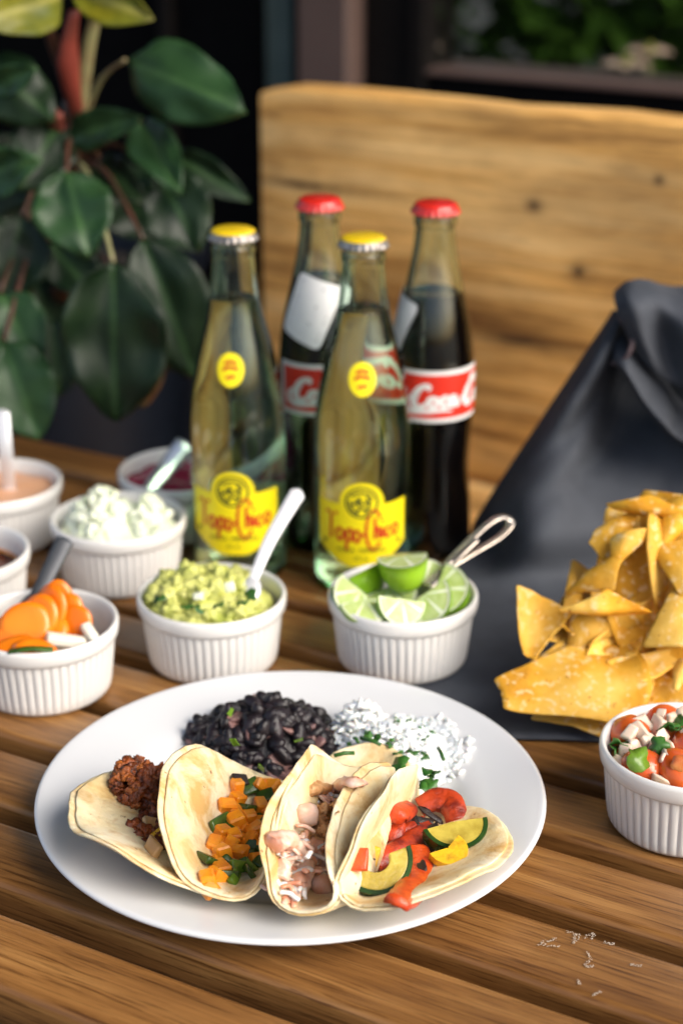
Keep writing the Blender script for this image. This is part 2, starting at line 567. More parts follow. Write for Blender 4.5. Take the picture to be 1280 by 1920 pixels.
def rounded_bar(L, w, t, r, n=4):
    """bar along x, width w (y from 0 to w), top at z=0, long edges rounded"""
    prof = []
    for cy, cz, a0 in ((w - r, -r, 0), (r, -r, 90), (r, -t + r, 180), (w - r, -t + r, 270)):
        for k in range(n + 1):
            a = R(a0 + 90 * k / n)
            prof.append((cy + r * math.cos(a), cz + r * math.sin(a)))
    m = len(prof)
    vs = [(x, y, z) for x in (-L / 2, L / 2) for y, z in prof]
    fs = [(i, (i + 1) % m, m + (i + 1) % m, m + i) for i in range(m)]
    fs += [tuple(range(m))[::-1], tuple(m + k for k in range(m))]
    return vs, fs

# the slatted table
TS, TL = .31, 1.5                                     # middle and length along the slats
table = thing('slatted_table', 'brown slatted wooden patio table carrying all the food and bottles', 'table', at(.8, TS, -.74))
def child_at(o, p, s, z):
    o.rotation_euler.z = ROT - PI
    o.location = at(p, s, z) - table.location
slat_mesh = None
FRONTS = [.4965, .5605, .6195, .6785, .7375, .7965, .8555, .9145, .9735, 1.0325]
for i, p in enumerate(FRONTS):
    # local +y of the slat points back, away from the camera
    if slat_mesh is None:
        o = obj('slat', rounded_bar(TL, .0458, .023, .0050, 5), M['table'], table)
        sharpen(o, 60)
        slat_mesh = o.data
    else:
        o = obj('slat', slat_mesh, None, table)
    child_at(o, p, TS + (.01 * math.sin(i * 7)), -.0002 * (i % 3))
for s in (TS - .66, TS - .02, TS + .66):
    o = obj('cross_batten', box(.05, .58, .03, .003), M['table'], table)
    child_at(o, .788, s, -.0372)
for p in (.515, 1.06):
    o = obj('apron', box(1.36, .022, .07, .003), M['table'], table)
    child_at(o, p, TS, -.0875)
for p in (.53, 1.045):
    for s in (TS - .62, TS + .62):
        o = obj('leg', box(.055, .045, .70, .004), M['table'], table)
        child_at(o, p, s, -.39)

# waxy white scribbles left on the second slat
rnd = random.Random(4)
vs, fs = [], []
for line in ([(0.0928,0.6869,0), (0.1008,0.691,0), (0.0934,0.6877,0), (0.1022,0.6852,0)], [(0.107,0.6969,0), (0.1125,0.6939,0), (0.1093,0.6885,0), (0.1109,0.6952,0)],
             [(0.1149,0.6927,0), (0.1195,0.6952,0), (0.1179,0.691,0)], [(0.1237,0.6885,0), (0.1279,0.6869,0)], [(0.1147,0.6812,0), (0.1154,0.6755,0), (0.1123,0.6707,0), (0.1158,0.6707,0)],
             [(0.1336,0.6715,0), (0.138,0.6707,0)], [(0.1076,0.6605,0), (0.1082,0.6574,0)], [(0.1134,0.6491,0), (0.1167,0.6521,0)]):
    pts = smooth_path(line, 9)
    for p in pts:
        for _ in range(2):
            c = p + Vector((rnd.uniform(-.0006, .0006), rnd.uniform(-.0009, .0009), .0004))
            k = len(vs)
            rr = rnd.uniform(.00015, .00042)
            a0 = rnd.uniform(0, 6)
            for j in range(5):
                vs.append((c.x + rr * math.cos(a0 + j * 1.256), c.y + rr * math.sin(a0 + j * 1.256), c.z))
            vs.append((c.x, c.y, c.z + .0003))
            fs += [(k + j, k + (j + 1) % 5, k + 5) for j in range(5)]
tl = table.location
obj('wax_scratch', ([Vector(v) - tl for v in vs], fs), M['wax'], table, kind='stuff')

# the bench behind
bench = thing('wooden_bench', 'high backed bench of pale reclaimed planks behind the table', 'bench', at(1.4, -.3, -.74))
BL, BS = 1.9, None
left_s = (Vector((-0.0767,1.6486,0.2476))).dot(SLAT)
mid_s = left_s - BL / 2
def plank(name, z0, z1, p=1.4, th=.042, s=mid_s, L=BL, seed=0, m='bench', r=.006):
    """upright plank, its face at p, from z0 to z1, edges a little uneven"""
    nx, prof = 60, []
    h = z1 - z0
    rr = r
    for cy, cz, a0 in ((th - rr, h - rr, 0), (rr, h - rr, 90), (rr, rr, 180), (th - rr, rr, 270)):
        for k in range(4):
            a = R(a0 + 30 * k)
            prof.append((cy + rr * math.cos(a), cz + rr * math.sin(a)))
    mm = len(prof)
    vs, fs = [], []
    for i in range(nx + 1):
        x = -L / 2 + L * i / nx
        end = min(i, nx - i)
        for j, (y, z) in enumerate(prof):
            wob = .0022 * noise.noise(Vector((x * 9, z * 6, seed))) + .0012 * noise.noise(Vector((x * 30, z * 10, seed + 5)))
            if i in (0, nx):
                k = 1
                y = th / 2 + (y - th / 2) * .86
                z = h / 2 + (z - h / 2) * (1 - .012 / h)
                wob -= .0
            vs.append((x + (.004 if i == 0 else -.004 if i == nx else 0) * 0, y + wob, z + wob))
    for i in range(nx):
        for j in range(mm):
            l = (j + 1) % mm
            fs.append((i * mm + j, i * mm + l, (i + 1) * mm + l, (i + 1) * mm + j))
    fs += [tuple(range(mm))[::-1], tuple(nx * mm + k for k in range(mm))]
    o = obj(name, (vs, fs), M[m], bench)
    sharpen(o, 50)
    o.rotation_euler.z = ROT - PI
    o.location = at(p, s, z0) - bench.location
    return o
plank('back_plank', -.10, .2475, seed=1)
plank('back_plank', -.268, -.1015, p=1.402, s=mid_s - .004, seed=3)
for k in range(3):
    o = obj('seat_plank', box(BL - .06, .135, .036, .004), M['bench'], bench)
    o.rotation_euler.z = ROT - PI
    o.location = at(1.325 - .14 * k, mid_s, -.30) - bench.location
for s in (left_s - .12, left_s - BL + .12):
    for p, top in ((1.466, .2), (1.07, -.318)):
        o = obj('leg', box(.07, .045, .74 + top, .004), M['bench'], bench)
        o.rotation_euler.z = ROT - PI
        o.location = at(p, s, (top - .74) / 2) - bench.location

# the facade behind the bench: dark cladding, post, window with greenery added for its reflection
def slab(name, p, s0, s1, z0, z1, th, m, parent, bev=.002):
    o = obj(name, box(abs(s1 - s0), th, z1 - z0, bev), m, parent)
    o.rotation_euler.z = ROT - PI
    o.location = at(p + th / 2, (s0 + s1) / 2, (z0 + z1) / 2) - (parent.location if parent else Vector())
    return o
fac = thing('building_facade', 'dark glazed house front with mauve brown post behind the bench', 'building', at(2, 0, -.74))
def S(v):
    return Vector(v).dot(SLAT)
s_post0, s_post1 = S((-0.0377,2.3148,0.1841)), S((0.027,2.2784,0.1891))
s_win = S((0.1058,2.2341,0.1953))
slab('post', 1.96, s_post0, s_post1, -.74, 2.3, .08, M['post'], fac, .004)
slab('jamb', 2.0, s_post1 - .001, S((0.0864,2.245,0.1937)), -.74, 2.3, .07, M['dark_frame'], fac)
slab('window_frame', 1.99, S((0.0871,2.2447,0.1938)), s_win, -.74, 2.3, .09, M['leaf_frame'] if 'leaf_frame' in M else M['dark_frame'], fac)
slab('sill', 1.993, s_win - .0005, s_win - 1.6, .170, .177, .10, M['post'], fac)
slab('lower_panel', 2.0, s_win - .0005, s_win - 1.6, -.74, .169, .06, M['dark_wall'], fac)
slab('window_pane', 2.03, s_win - .0005, s_win - 1.6, 0.178, 2.2, .006, glass('tinted_window_glass', (.80, .86, .80), 0, 1.12), fac, 0)
slab('lintel', 1.99, s_win - .0005, s_win - 1.6, 2.201, 2.3, .09, M['dark_frame'], fac)
slab('added_shade_roof', -.75, s_win - 1.6, s_win + 2.6, 2.31, 2.40, 2.9, M['dark_frame'], fac)  # unseen roof, added to cut the sky light from overhead
# left of the post: black cladding and a strip of curtain behind dark glass
slab('cladding_panel', 2.0, s_post0 + .001, S((-0.0652,2.3302,0.2154)), -.74, 2.3, .06, M['dark_wall'], fac)
slab('curtain_strip', 2.01, S((-0.0652,2.3302,0.2154)) + .0005, S((-0.1053,2.3527,0.2126)), -.2, 2.3, .05, M['teal'], fac)
slab('cladding_panel', 2.0, S((-0.1053,2.3527,0.2126)) + .0005, S((-0.2206,2.4175,0.2046)), -.74, 2.3, .06, M['dark_wall'], fac)
slab('glazing_bar', 1.985, S((-0.2206,2.4175,0.2046)) + .0005, S((-0.2395,2.4281,0.2033)), -.74, 2.3, .08, M['dark_frame'], fac)
slab('cladding_panel', 2.0, S((-0.2395,2.4281,0.2033)) + .0005, S((-0.2395,2.4281,0.2033)) + 1.8, -.74, 2.3, .06, M['dark_wall'], fac)

# hedge and flowers added behind the pane, standing in for a reflected garden
rnd = random.Random(8)
vs, fs = [], []
for k in range(11000):
    s = s_win + .5 - rnd.random() * 2.6
    c = at(3.0 + rnd.random() ** 2 * .5 + .15 * noise.noise(Vector((s * 2, 0, 3))), s, -.7 + rnd.random() * 2.2)
    r = rnd.uniform(.022, .055)
    q = Euler((rnd.uniform(-1, 1), rnd.uniform(-1, 1), rnd.uniform(0, 6))).to_matrix()
    i = len(vs)
    for p in ((0, -1.6, 0), (.7, 0, .15), (0, 1.6, 0), (-.7, 0, .15)):
        vs.append(c + q @ (Vector(p) * r))
    fs.append((i, i + 1, i + 2, i + 3))
hedge = obj('hedge', (vs, fs), M['hedge'], smooth=False, kind='stuff')
tag(hedge, 'green hedge behind the dark window, standing in for greenery reflected in it', 'hedge')
def flower(loc, r, label):
    t = thing('flower', label, 'flower', loc, 'pale flowers standing in for window reflections')
    obj('stem', tube([(0, 0, -.25), (.01, 0, -.1), (0, 0, 0)], .004, 6), M['petiole_green'], t)
    pv, pf = [], []
    for k in range(11):
        a = 2 * PI * k / 11
        for j, (rr, z, w) in enumerate(((.1, 0, .1), (.6, .12, .26), (1, .02, .08))):
            for sgn in (-1, 1):
                pv.append(((rr * math.cos(a) - sgn * w * math.sin(a)) * r, (rr * math.sin(a) + sgn * w * math.cos(a)) * r, z * r + .002 * (k % 2)))
        b = k * 6
        pf += [(b, b + 1, b + 3, b + 2), (b + 2, b + 3, b + 5, b + 4)]
    obj('petals', (pv, pf), M['flower'], t)
    obj('flower_centre', lump(r * .3, 3, .1), M['leaf_yellow'], t, loc=(0, 0, r * .08))
flower((0.3825,2.4227,0.1537), .034, 'pale pink flower, left and nearer of two standing in for window reflections')
flower((0.4364,2.5644,0.151), .036, 'cream flower head just above the pink one, standing in for a window reflection')

# ------------------------------------------------------------------ the potted plant
pot_c = Vector((-0.3129,1.8043,-0.1357)); pot_c.z = 0
POT_R = .17
pot = thing('plant_pot', 'large dark blue plastic pot holding the leafy plant', 'pot', (pot_c.x, pot_c.y, -.74))
prof = [(.02, .004), (.125, .0), (.13, .01), (.158, .74), (.160, .775), (.172, .778), (.174, .783), (.174, .800), (.170, .804), (.163, .803), (.158, .795), (.152, .74), (.13, .6)]
obj('pot_body', lathe(prof, 72), M['pot'], pot)
obj('soil', lathe([(.0005, .762), (.06, .765), (.12, .76), (.1525, .757)], 48), M['soil'], pot)

plant = thing('leafy_plant', 'dark green broad leaved philodendron plant with reddish stems', 'plant', (pot_c.x, pot_c.y, .02))
def leaf(base, tip, w, curl=.25, fold=.25, m='leaf_dark', face=None, sag=.0):
    base, tip = Vector(base), Vector(tip)
    L = (tip - base).length
    ydir = (tip - base).normalized()
    to_cam = face if face is not None else (Vector((0, 0, .6)) - (base + tip) / 2)
    x = ydir.cross(to_cam).normalized()
    z = x.cross(ydir).normalized()
    nu, nv = 10, 16
    vs, fs = [], []
    for j in range(nv + 1):
        t = j / nv
        hw = w / 2 * (math.sin(PI * min(1, t ** .9)) ** .66 * (1 - .12 * t) * 1.06 + 0) if 0 < t < 1 else .0006
        for i in range(nu + 1):
            u = i / nu * 2 - 1
            zz = fold * abs(u) ** 1.4 * hw - curl * L * (t - .35) ** 2 + .03 * L * math.sin(t * 9 + u * 2) * abs(u) * .5
            sd = len(COL.objects) * 1.7
            wob = 1 + .10 * noise.noise(Vector((t * 4, sd, 1 if u > 0 else 7)))
            zz += .10 * w * noise.noise(Vector((u * 1.6, t * 3.2, sd))) + .05 * w * abs(u) ** 3 * math.sin(t * 17 + sd)
            bend = .10 * w * math.sin(t * 3 + sd)
            vs.append((u * hw * wob + bend * t * (1 - t) * 2, t * L, zz + sag * L * t * t))
    for j in range(nv):
        for i in range(nu):
            a = j * (nu + 1) + i
            fs.append((a, a + 1, a + nu + 2, a + nu + 1))
    o = obj('leaf', (vs, fs), M[m], plant)
    solid(o, .0009)
    mt = Matrix((x, ydir, z)).transposed().to_4x4()
    mt.translation = base - plant.location
    o.matrix_local = mt
    return o
def petiole(a, b, r=.004, m='petiole', bow=.02):
    a, b = Vector(a), Vector(b)
    mid = (a + b) / 2 + Vector((0, 0, bow))
    pts = smooth_path([a, mid, b], 6)
    obj('petiole', tube([p - plant.location for p in pts], resample([r, r * .75, r * .6], len(pts)), 8), M[m], plant)
stem0 = Vector((pot_c.x, pot_c.y, .02))
crown = Vector((-0.2166,1.43,0.2221))
stem_pts = smooth_path([stem0, Vector((-0.2371,1.46,0.0977)), crown, Vector((-0.2138,1.43,0.2691))], 8)
obj('stem', tube([p - plant.location for p in stem_pts], resample([.013, .012, .012, .01], len(stem_pts)), 10), M['petiole'], plant)
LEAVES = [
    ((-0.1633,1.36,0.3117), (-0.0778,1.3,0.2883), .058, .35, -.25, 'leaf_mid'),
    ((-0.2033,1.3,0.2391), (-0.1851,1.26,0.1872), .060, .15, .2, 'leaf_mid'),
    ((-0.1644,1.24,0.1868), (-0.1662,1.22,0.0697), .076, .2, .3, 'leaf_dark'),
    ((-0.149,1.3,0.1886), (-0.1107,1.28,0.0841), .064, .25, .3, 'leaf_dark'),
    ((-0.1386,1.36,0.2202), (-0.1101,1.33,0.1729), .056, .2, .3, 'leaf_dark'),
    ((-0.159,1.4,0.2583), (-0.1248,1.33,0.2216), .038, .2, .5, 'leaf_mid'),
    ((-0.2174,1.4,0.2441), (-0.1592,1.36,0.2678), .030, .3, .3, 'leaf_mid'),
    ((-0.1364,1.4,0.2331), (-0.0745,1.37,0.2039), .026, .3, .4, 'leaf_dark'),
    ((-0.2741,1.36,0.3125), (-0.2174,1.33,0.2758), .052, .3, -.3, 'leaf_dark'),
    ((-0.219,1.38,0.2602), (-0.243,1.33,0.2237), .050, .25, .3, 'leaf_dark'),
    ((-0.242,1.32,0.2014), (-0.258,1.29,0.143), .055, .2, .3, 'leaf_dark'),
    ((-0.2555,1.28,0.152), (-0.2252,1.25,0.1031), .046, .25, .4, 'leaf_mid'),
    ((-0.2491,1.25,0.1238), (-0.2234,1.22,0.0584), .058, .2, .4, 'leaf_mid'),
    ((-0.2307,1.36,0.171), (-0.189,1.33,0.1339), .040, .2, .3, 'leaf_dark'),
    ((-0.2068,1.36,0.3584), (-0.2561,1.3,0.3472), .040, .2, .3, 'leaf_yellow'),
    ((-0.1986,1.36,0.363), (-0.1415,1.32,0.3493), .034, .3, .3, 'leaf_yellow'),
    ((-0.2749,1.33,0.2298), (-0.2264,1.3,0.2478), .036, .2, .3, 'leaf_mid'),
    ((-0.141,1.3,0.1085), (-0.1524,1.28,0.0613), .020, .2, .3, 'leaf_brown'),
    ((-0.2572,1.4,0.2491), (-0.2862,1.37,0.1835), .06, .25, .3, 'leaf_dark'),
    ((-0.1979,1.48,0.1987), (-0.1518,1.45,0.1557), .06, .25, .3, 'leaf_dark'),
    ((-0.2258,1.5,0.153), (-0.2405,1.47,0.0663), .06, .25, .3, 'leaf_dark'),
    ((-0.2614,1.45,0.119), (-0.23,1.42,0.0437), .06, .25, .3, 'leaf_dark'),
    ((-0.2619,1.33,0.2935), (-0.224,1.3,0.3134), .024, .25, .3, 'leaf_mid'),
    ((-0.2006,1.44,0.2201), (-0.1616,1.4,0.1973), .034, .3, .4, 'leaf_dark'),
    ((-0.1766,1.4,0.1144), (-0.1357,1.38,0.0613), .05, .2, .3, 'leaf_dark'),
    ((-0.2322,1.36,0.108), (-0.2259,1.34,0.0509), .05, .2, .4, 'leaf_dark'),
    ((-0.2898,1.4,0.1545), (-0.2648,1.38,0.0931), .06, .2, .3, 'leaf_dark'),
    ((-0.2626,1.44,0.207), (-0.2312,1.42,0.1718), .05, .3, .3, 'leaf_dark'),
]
for l in LEAVES:
    leaf(*l)
for b, m in (((-0.1633,1.36,0.3117), 'petiole_green'), ((-0.2033,1.3,0.2391), 'petiole'), ((-0.1644,1.24,0.1868), 'petiole_green'), ((-0.149,1.3,0.1886), 'petiole'),
          ((-0.1386,1.36,0.2202), 'petiole'), ((-0.159,1.4,0.2583), 'petiole'), ((-0.1364,1.4,0.2331), 'petiole'), ((-0.242,1.32,0.2014), 'petiole'),
          ((-0.2555,1.28,0.152), 'petiole'), ((-0.2491,1.25,0.1238), 'petiole'), ((-0.2307,1.36,0.171), 'petiole'), ((-0.141,1.3,0.1085), 'petiole'),
          ((-0.2741,1.36,0.3125), 'petiole'), ((-0.2572,1.4,0.2491), 'petiole'), ((-0.1979,1.48,0.1987), 'petiole'), ((-0.2258,1.5,0.153), 'petiole'),
          ((-0.2614,1.45,0.119), 'petiole'), ((-0.2749,1.33,0.2298), 'petiole'), ((-0.219,1.38,0.2602), 'petiole'), ((-0.2174,1.4,0.2441), 'petiole')):
    petiole(crown if Vector(b).z > crown.z - .1 else (crown + stem0) / 2, b, .0028, m)
def sheath(pts, r, m):
    pts = smooth_path(pts, 6)
    obj('leaf_sheath', tube([p - plant.location for p in pts], [(a, a * .6) for a in resample(r, len(pts))], 8), M[m], plant)
sheath([(-0.2061,1.4,0.2575), (-0.2168,1.38,0.3097), (-0.2275,1.36,0.3592)], [.005, .006, .005], 'petiole')
sheath([(-0.207,1.4,0.2575), (-0.2081,1.37,0.3071), (-0.1995,1.36,0.3476)], [.005, .009, .005], 'sheath')
sheath([(-0.2064,1.4,0.2533), (-0.1941,1.38,0.3137), (-0.1789,1.36,0.3592)], [.006, .006, .005], 'petiole_green')
sheath([(-0.2201,1.38,0.2548), (-0.2203,1.36,0.2706), (-0.2176,1.36,0.2747)], [.005, .008, .003], 'sheath')

# ------------------------------------------------------------------ ramekins
def ramekin_mesh():
    prof = [(.0005, .0035), (.033, .0035), (.0355, .0012), (.0368, .0002), (.0385, .0008), (.0396, .003), (.0402, .008), (.0418, .022), (.0430, .0335),
            (.0432, .0342), (.0448, .0350), (.0455, .0362), (.0460, .0395), (.0461, .0425), (.0456, .0445), (.0445, .0452), (.0432, .0446),
            (.0422, .0425), (.0414, .036), (.0405, .02), (.0385, .0085), (.034, .0062), (.0005, .006)]
    nf = 52
    def rf(i, r, z, a):
        if 5 <= i <= 8:
            c = abs(math.cos(a * nf / 2))
            k = (0.6, 1, 1, .75)[i - 5]
            return r - .0011 * k * (1 - c) ** 1.5 + .0004 * k
        return r
    return lathe(prof, nf * 8, rf)
RV = ramekin_mesh()
ram_mesh = None
def ramekin(loc, label, yaw=0):
    global ram_mesh
    t = thing('ramekin', label, 'ramekin', loc, 'white fluted ramekins on the table')
    t.rotation_euler.z = yaw
    if ram_mesh is None:
        o = obj('bowl', RV, M['ramekin'], t)
        ram_mesh = o.data
    else:
        obj('bowl', ram_mesh, None, t)
    return t
def flat(p):
    return Vector((p[0], p[1], .0006))
R_GUAC, R_LIME, R_ONION = flat((-0.0797,0.9803,0.045)), flat((0.0376,0.9765,0.045)), flat((-0.1514,1.103,0.045))
R_CARROT, R_PINK, R_BEET = flat((-0.1786,0.9423,0.045)), flat((-0.2454,1.1682,0.045)), flat((-0.1161,1.1914,0.045))
R_SALSA, R_PICO = flat((-0.2484,1.0454,0.045)), flat((0.1797,0.7953,0.045))
R_LIME.z = .0030
ramekin(R_GUAC, 'white fluted ramekin filled with lumpy green guacamole', .1)
ramekin(R_LIME, 'white fluted ramekin full of cut lime wedges, standing partly on the cloth', .3)
ramekin(R_ONION, 'white fluted ramekin heaped with chopped white onion', .5)
ramekin(R_CARROT, 'white fluted ramekin of orange pickled carrot at the left front', .2)
ramekin(R_PINK, 'white fluted ramekin of peach coloured sauce at the far left', .7)
ramekin(R_BEET, 'white fluted ramekin of magenta pickle behind the chopped onion', .9)
ramekin(R_SALSA, 'white fluted ramekin of dark red salsa cut off by the left edge', 1.1)
ramekin(R_PICO, 'white fluted ramekin of fresh tomato pico de gallo at the right', .4)

def sauce(name, label, cat, base, r, z, m, seed, amp=.0008):
    n, k = 40, 10
    vs, fs = [(0, 0, 0)], []
    for j in range(1, k + 1):
        for i in range(n):
            a = 2 * PI * i / n
            rr = r * j / k
            x, y = rr * math.cos(a), rr * math.sin(a)
            vs.append((x, y, amp * 3 * noise.noise(Vector((x * 60, y * 60, seed))) + (.0012 if j == k else 0)))
    fs += [(0, 1 + i, 1 + (i + 1) % n) for i in range(n)]
    for j in range(k - 1):
        for i in range(n):
            a, b = 1 + j * n + i, 1 + j * n + (i + 1) % n
            fs.append((a, a + n, b + n, b))
    # closed underneath so that it is a body, not a skin
    c = len(vs)
    for i in range(n):
        a = 2 * PI * i / n
        vs.append((r * .93 * math.cos(a), r * .93 * math.sin(a), -.02))
    top = 1 + (k - 1) * n
    for i in range(n):
        fs.append((top + i, c + i, c + (i + 1) % n, top + (i + 1) % n))
    fs.append(tuple(c + i for i in range(n))[::-1])
    o = obj(name, (vs, fs), M[m], loc=base + Vector((0, 0, z)))
    return tag(o, label, cat)
sauce('peach_sauce', 'smooth peach coloured cream sauce in the far left ramekin', 'sauce', R_PINK, .0411, .034, 'pink_sauce', 1)
sauce('magenta_pickle', 'shiny magenta pickle low in the ramekin behind the onion', 'pickle', R_BEET, .0408, .034, 'beet_sauce', 2, .0012)
s_ = sauce('red_salsa', 'dark red brown salsa in the ramekin at the left edge', 'salsa', R_SALSA, .0404, .027, 'salsa', 3)
obj('oil_ring', lathe([(.0385, .0022), (.0404, .0032), (.0408, .0026)], 48), M['salsa_oil'], s_)

# ------------------------------------------------------------------ spoons
def spoon(label, pts, m, w0=.0035, w1=.006, name='spoon'):
    pts = [Vector(p) for p in pts]
    base = pts[0]
    t = thing(name, label, 'spoon', base, 'serving spoons in the ramekins')
    sp = smooth_path(pts, 8)
    n = len(sp)
    rr = []
    for i in range(n):
        f = i / (n - 1)
        w = w0 + (w1 - w0) * f
        if f > .93:
            w *= math.sqrt(max(.05, 1 - ((f - .93) / .07) ** 2 * .9))
        rr.append((w, w * .28))
    side = (sp[-1] - sp[0]).cross(Vector((0, -1, .3)))
    upv = side.cross(sp[-1] - sp[0]).normalized()
    obj('handle', tube([p - base for p in sp], rr, 12, up=upv), M[m], t)
    # the bowl, sunk in the food
    d = (sp[0] - sp[1]).normalized()
    bm = bmesh.new()
    bmesh.ops.create_uvsphere(bm, u_segments=16, v_segments=8, radius=1)
    for v in bm.verts:
        v.co = Vector((v.co.x * .009, v.co.y * .014, v.co.z * .0035))
    for f in bm.faces:
        f.smooth = True
    o = obj('spoon_bowl', mesh_of(bm, 'spoon_bowl'), M[m], t)
    o.rotation_euler = (d).to_track_quat('Y', 'Z').to_euler()
    o.location = d * .010
    return t
spoon('pale metal spoon standing in the green guacamole', [(-0.0545,0.978,0.0533), (-0.0434,0.996,0.0747), (-0.026,1.02,0.0976)], 'pale_handle', .0030, .0052)
spoon('broad shiny spoon leaning in the magenta pickle', [(-0.1397,1.162,0.036), (-0.1265,1.18,0.0494), (-0.1106,1.19,0.0661)], 'steel', .0045, .0085)
spoon('pale spoon standing upright in the peach sauce', [(-0.2398,1.1818,0.033), (-0.2381,1.17,0.0654), (-0.2411,1.18,0.0948)], 'pale_handle', .0042, .0062)
spoon('dark grey spoon leaning in the pickled carrots', [(-0.1848,0.965,0.0493), (-0.1776,0.98,0.061), (-0.1694,0.995,0.0758)], 'dark_handle', .0042, .0058)
t = thing('wire_tongs', 'steel looped wire tongs resting among the lime wedges', 'tongs', (0.0625,0.99,0.0564))
lp = smooth_path([(0.0616,0.985,0.0587), (0.0786,1,0.0711), (0.0936,1.01,0.0805), (0.1027,1.015,0.081), (0.1052,1.012,0.0772), (0.0975,1.005,0.0715), (0.0817,0.995,0.0658), (0.0661,0.985,0.0602)], 8)
obj('wire_loop', tube([p - t.location for p in lp], [(.0030, .0012)] * len(lp), 8), M['bronze'], t)
gp = smooth_path([(0.0521,0.975,0.0518), (0.061,0.985,0.0566), (0.073,0.993,0.0666), (0.0825,1,0.0729)], 6)
obj('tong_arm', tube([p - t.location for p in gp], [(.0046, .0013)] * len(gp), 8), M['bronze'], t)

# ------------------------------------------------------------------ bottles
def strokes_to_faces(strokes, width, per=5):
    """flat ribbons for lettering: strokes are lists of (x, y[, width factor])"""
    vs, fs = [], []
    for st in strokes:
        pts = smooth_path([(p[0], p[1], p[2] if len(p) > 2 else 1) for p in st], per) if len(st) > 2 else [Vector((p[0], p[1], p[2] if len(p) > 2 else 1)) for p in st]
        k = len(vs)
        m = len(pts)
        for i, p in enumerate(pts):
            t = pts[min(i + 1, m - 1)] - pts[max(i - 1, 0)]
            t.z = 0
            nrm = Vector((-t.y, t.x, 0)).normalized() if t.length > 0 else Vector((0, 1, 0))
            w = width * max(.25, p.z) / 2
            a, b = p + nrm * w, p - nrm * w
            vs += [(a.x, a.y), (b.x, b.y)]
        for i in range(m - 1):
            fs.append((k + 2 * i, k + 2 * i + 1, k + 2 * i + 3, k + 2 * i + 2))
    return vs, fs
def wrap(vs2, rfun, az, lift):
    """flat (u, z) points laid round the bottle, u metres to the right of azimuth az (0 = towards -y)"""
    out = []
    for u, z in vs2:
        r = rfun(z) + lift
        a = az + u / rfun(z)
        out.append((r * math.sin(a), -r * math.cos(a), z))
    return out
def prof_fun(prof):
    ps = sorted([(z, r) for r, z in prof])
    def f(z):
        if z <= ps[0][0]:
            return ps[0][1]
        for (z0, r0), (z1, r1) in zip(ps, ps[1:]):
            if z <= z1:
                return r0 + (r1 - r0) * (z - z0) / max(1e-9, z1 - z0)
        return ps[-1][1]
    return f
def smooth_prof(prof, per=5):
    return [(p.x, p.y) for p in smooth_path([(r, z, 0) for r, z in prof], per)]
def patch_cols(cols, rows, rfun, az, lift):
    """label outline as columns (u, z_low, z_high)"""
    vs, fs = [], []
    for u, a, b in cols:
        for j in range(rows + 1):
            vs.append((u, a + (b - a) * j / rows))
    for i in range(len(cols) - 1):
        for j in range(rows):
            k = i * (rows + 1) + j
            fs.append((k, k + rows + 1, k + rows + 2, k + 1))
    return wrap(vs, rfun, az, lift), fs
def disc_patch(u0, z0, ru, rz, rfun, az, lift, n=28, r_in=0):
    vs, fs = [], []
    K = 4
    for j in range(K + 1):
        f = r_in + (1 - r_in) * j / K
        for i in range(n):
            a = 2 * PI * i / n
            vs.append((u0 + ru * f * math.cos(a), z0 + rz * f * math.sin(a)))
    for j in range(K):
        for i in range(n):
            l = (i + 1) % n
            fs.append((j * n + i, (j + 1) * n + i, (j + 1) * n + l, j * n + l))
    return wrap(vs, rfun, az, lift), fs

def bottle_body(t, prof, wall, gm, fill_z, lm):
    """hollow glass shell plus the drink inside it"""
    sp = smooth_prof(prof)
    f = prof_fun(sp)
    top = sp[-1][1]
    inner = [(max(.0006, r - wall), max(z, .006)) for r, z in sp if z > .004]
    shell = [(.0005, .0032), (sp[0][0] * .8, .0028)] + sp + [(sp[-1][0] - wall * .5, top + .0006)] + inner[::-1] + [(.0005, .0065)]
    obj('glass', lathe(shell, 72), M[gm], t)
    liq = [(.0005, .0062)] + [(r - wall + .0004, max(z, .0062)) for r, z in sp if .004 < z < fill_z] + [(f(fill_z) - wall + .0004, fill_z), (f(fill_z) - wall - .0010, fill_z - .0008), (.0005, fill_z - .0012)]
    obj('drink', lathe(liq, 64), M[lm], t)
    return f
def crown_cap(t, z, m, skirt):
    n = 21
    def rf(i, r, zz, a):
        return r + (.0007 * math.cos(a * n) if i in (0, 1, 2) else 0) * (1, .8, .3)[min(i, 2)]
    prof = [(.0163, z - .0062), (.0160, z - .0052), (.0150, z - .003), (.0146, z - .0012), (.0136, z), (.0120, z + .0007), (.0005, z + .0009)]
    if skirt == m:
        obj('cap', lathe(prof, n * 8, rf), M[m], t)
    else:
        c = obj('cap', lathe(prof[3:], n * 8, None), M[m], t)
        obj('cap_skirt', lathe([(.0150, z - .0068)] + prof[:4], n * 8, lambda i, r, zz, a: rf(i - 1 if i else 0, r, zz, a)), M[skirt], c)

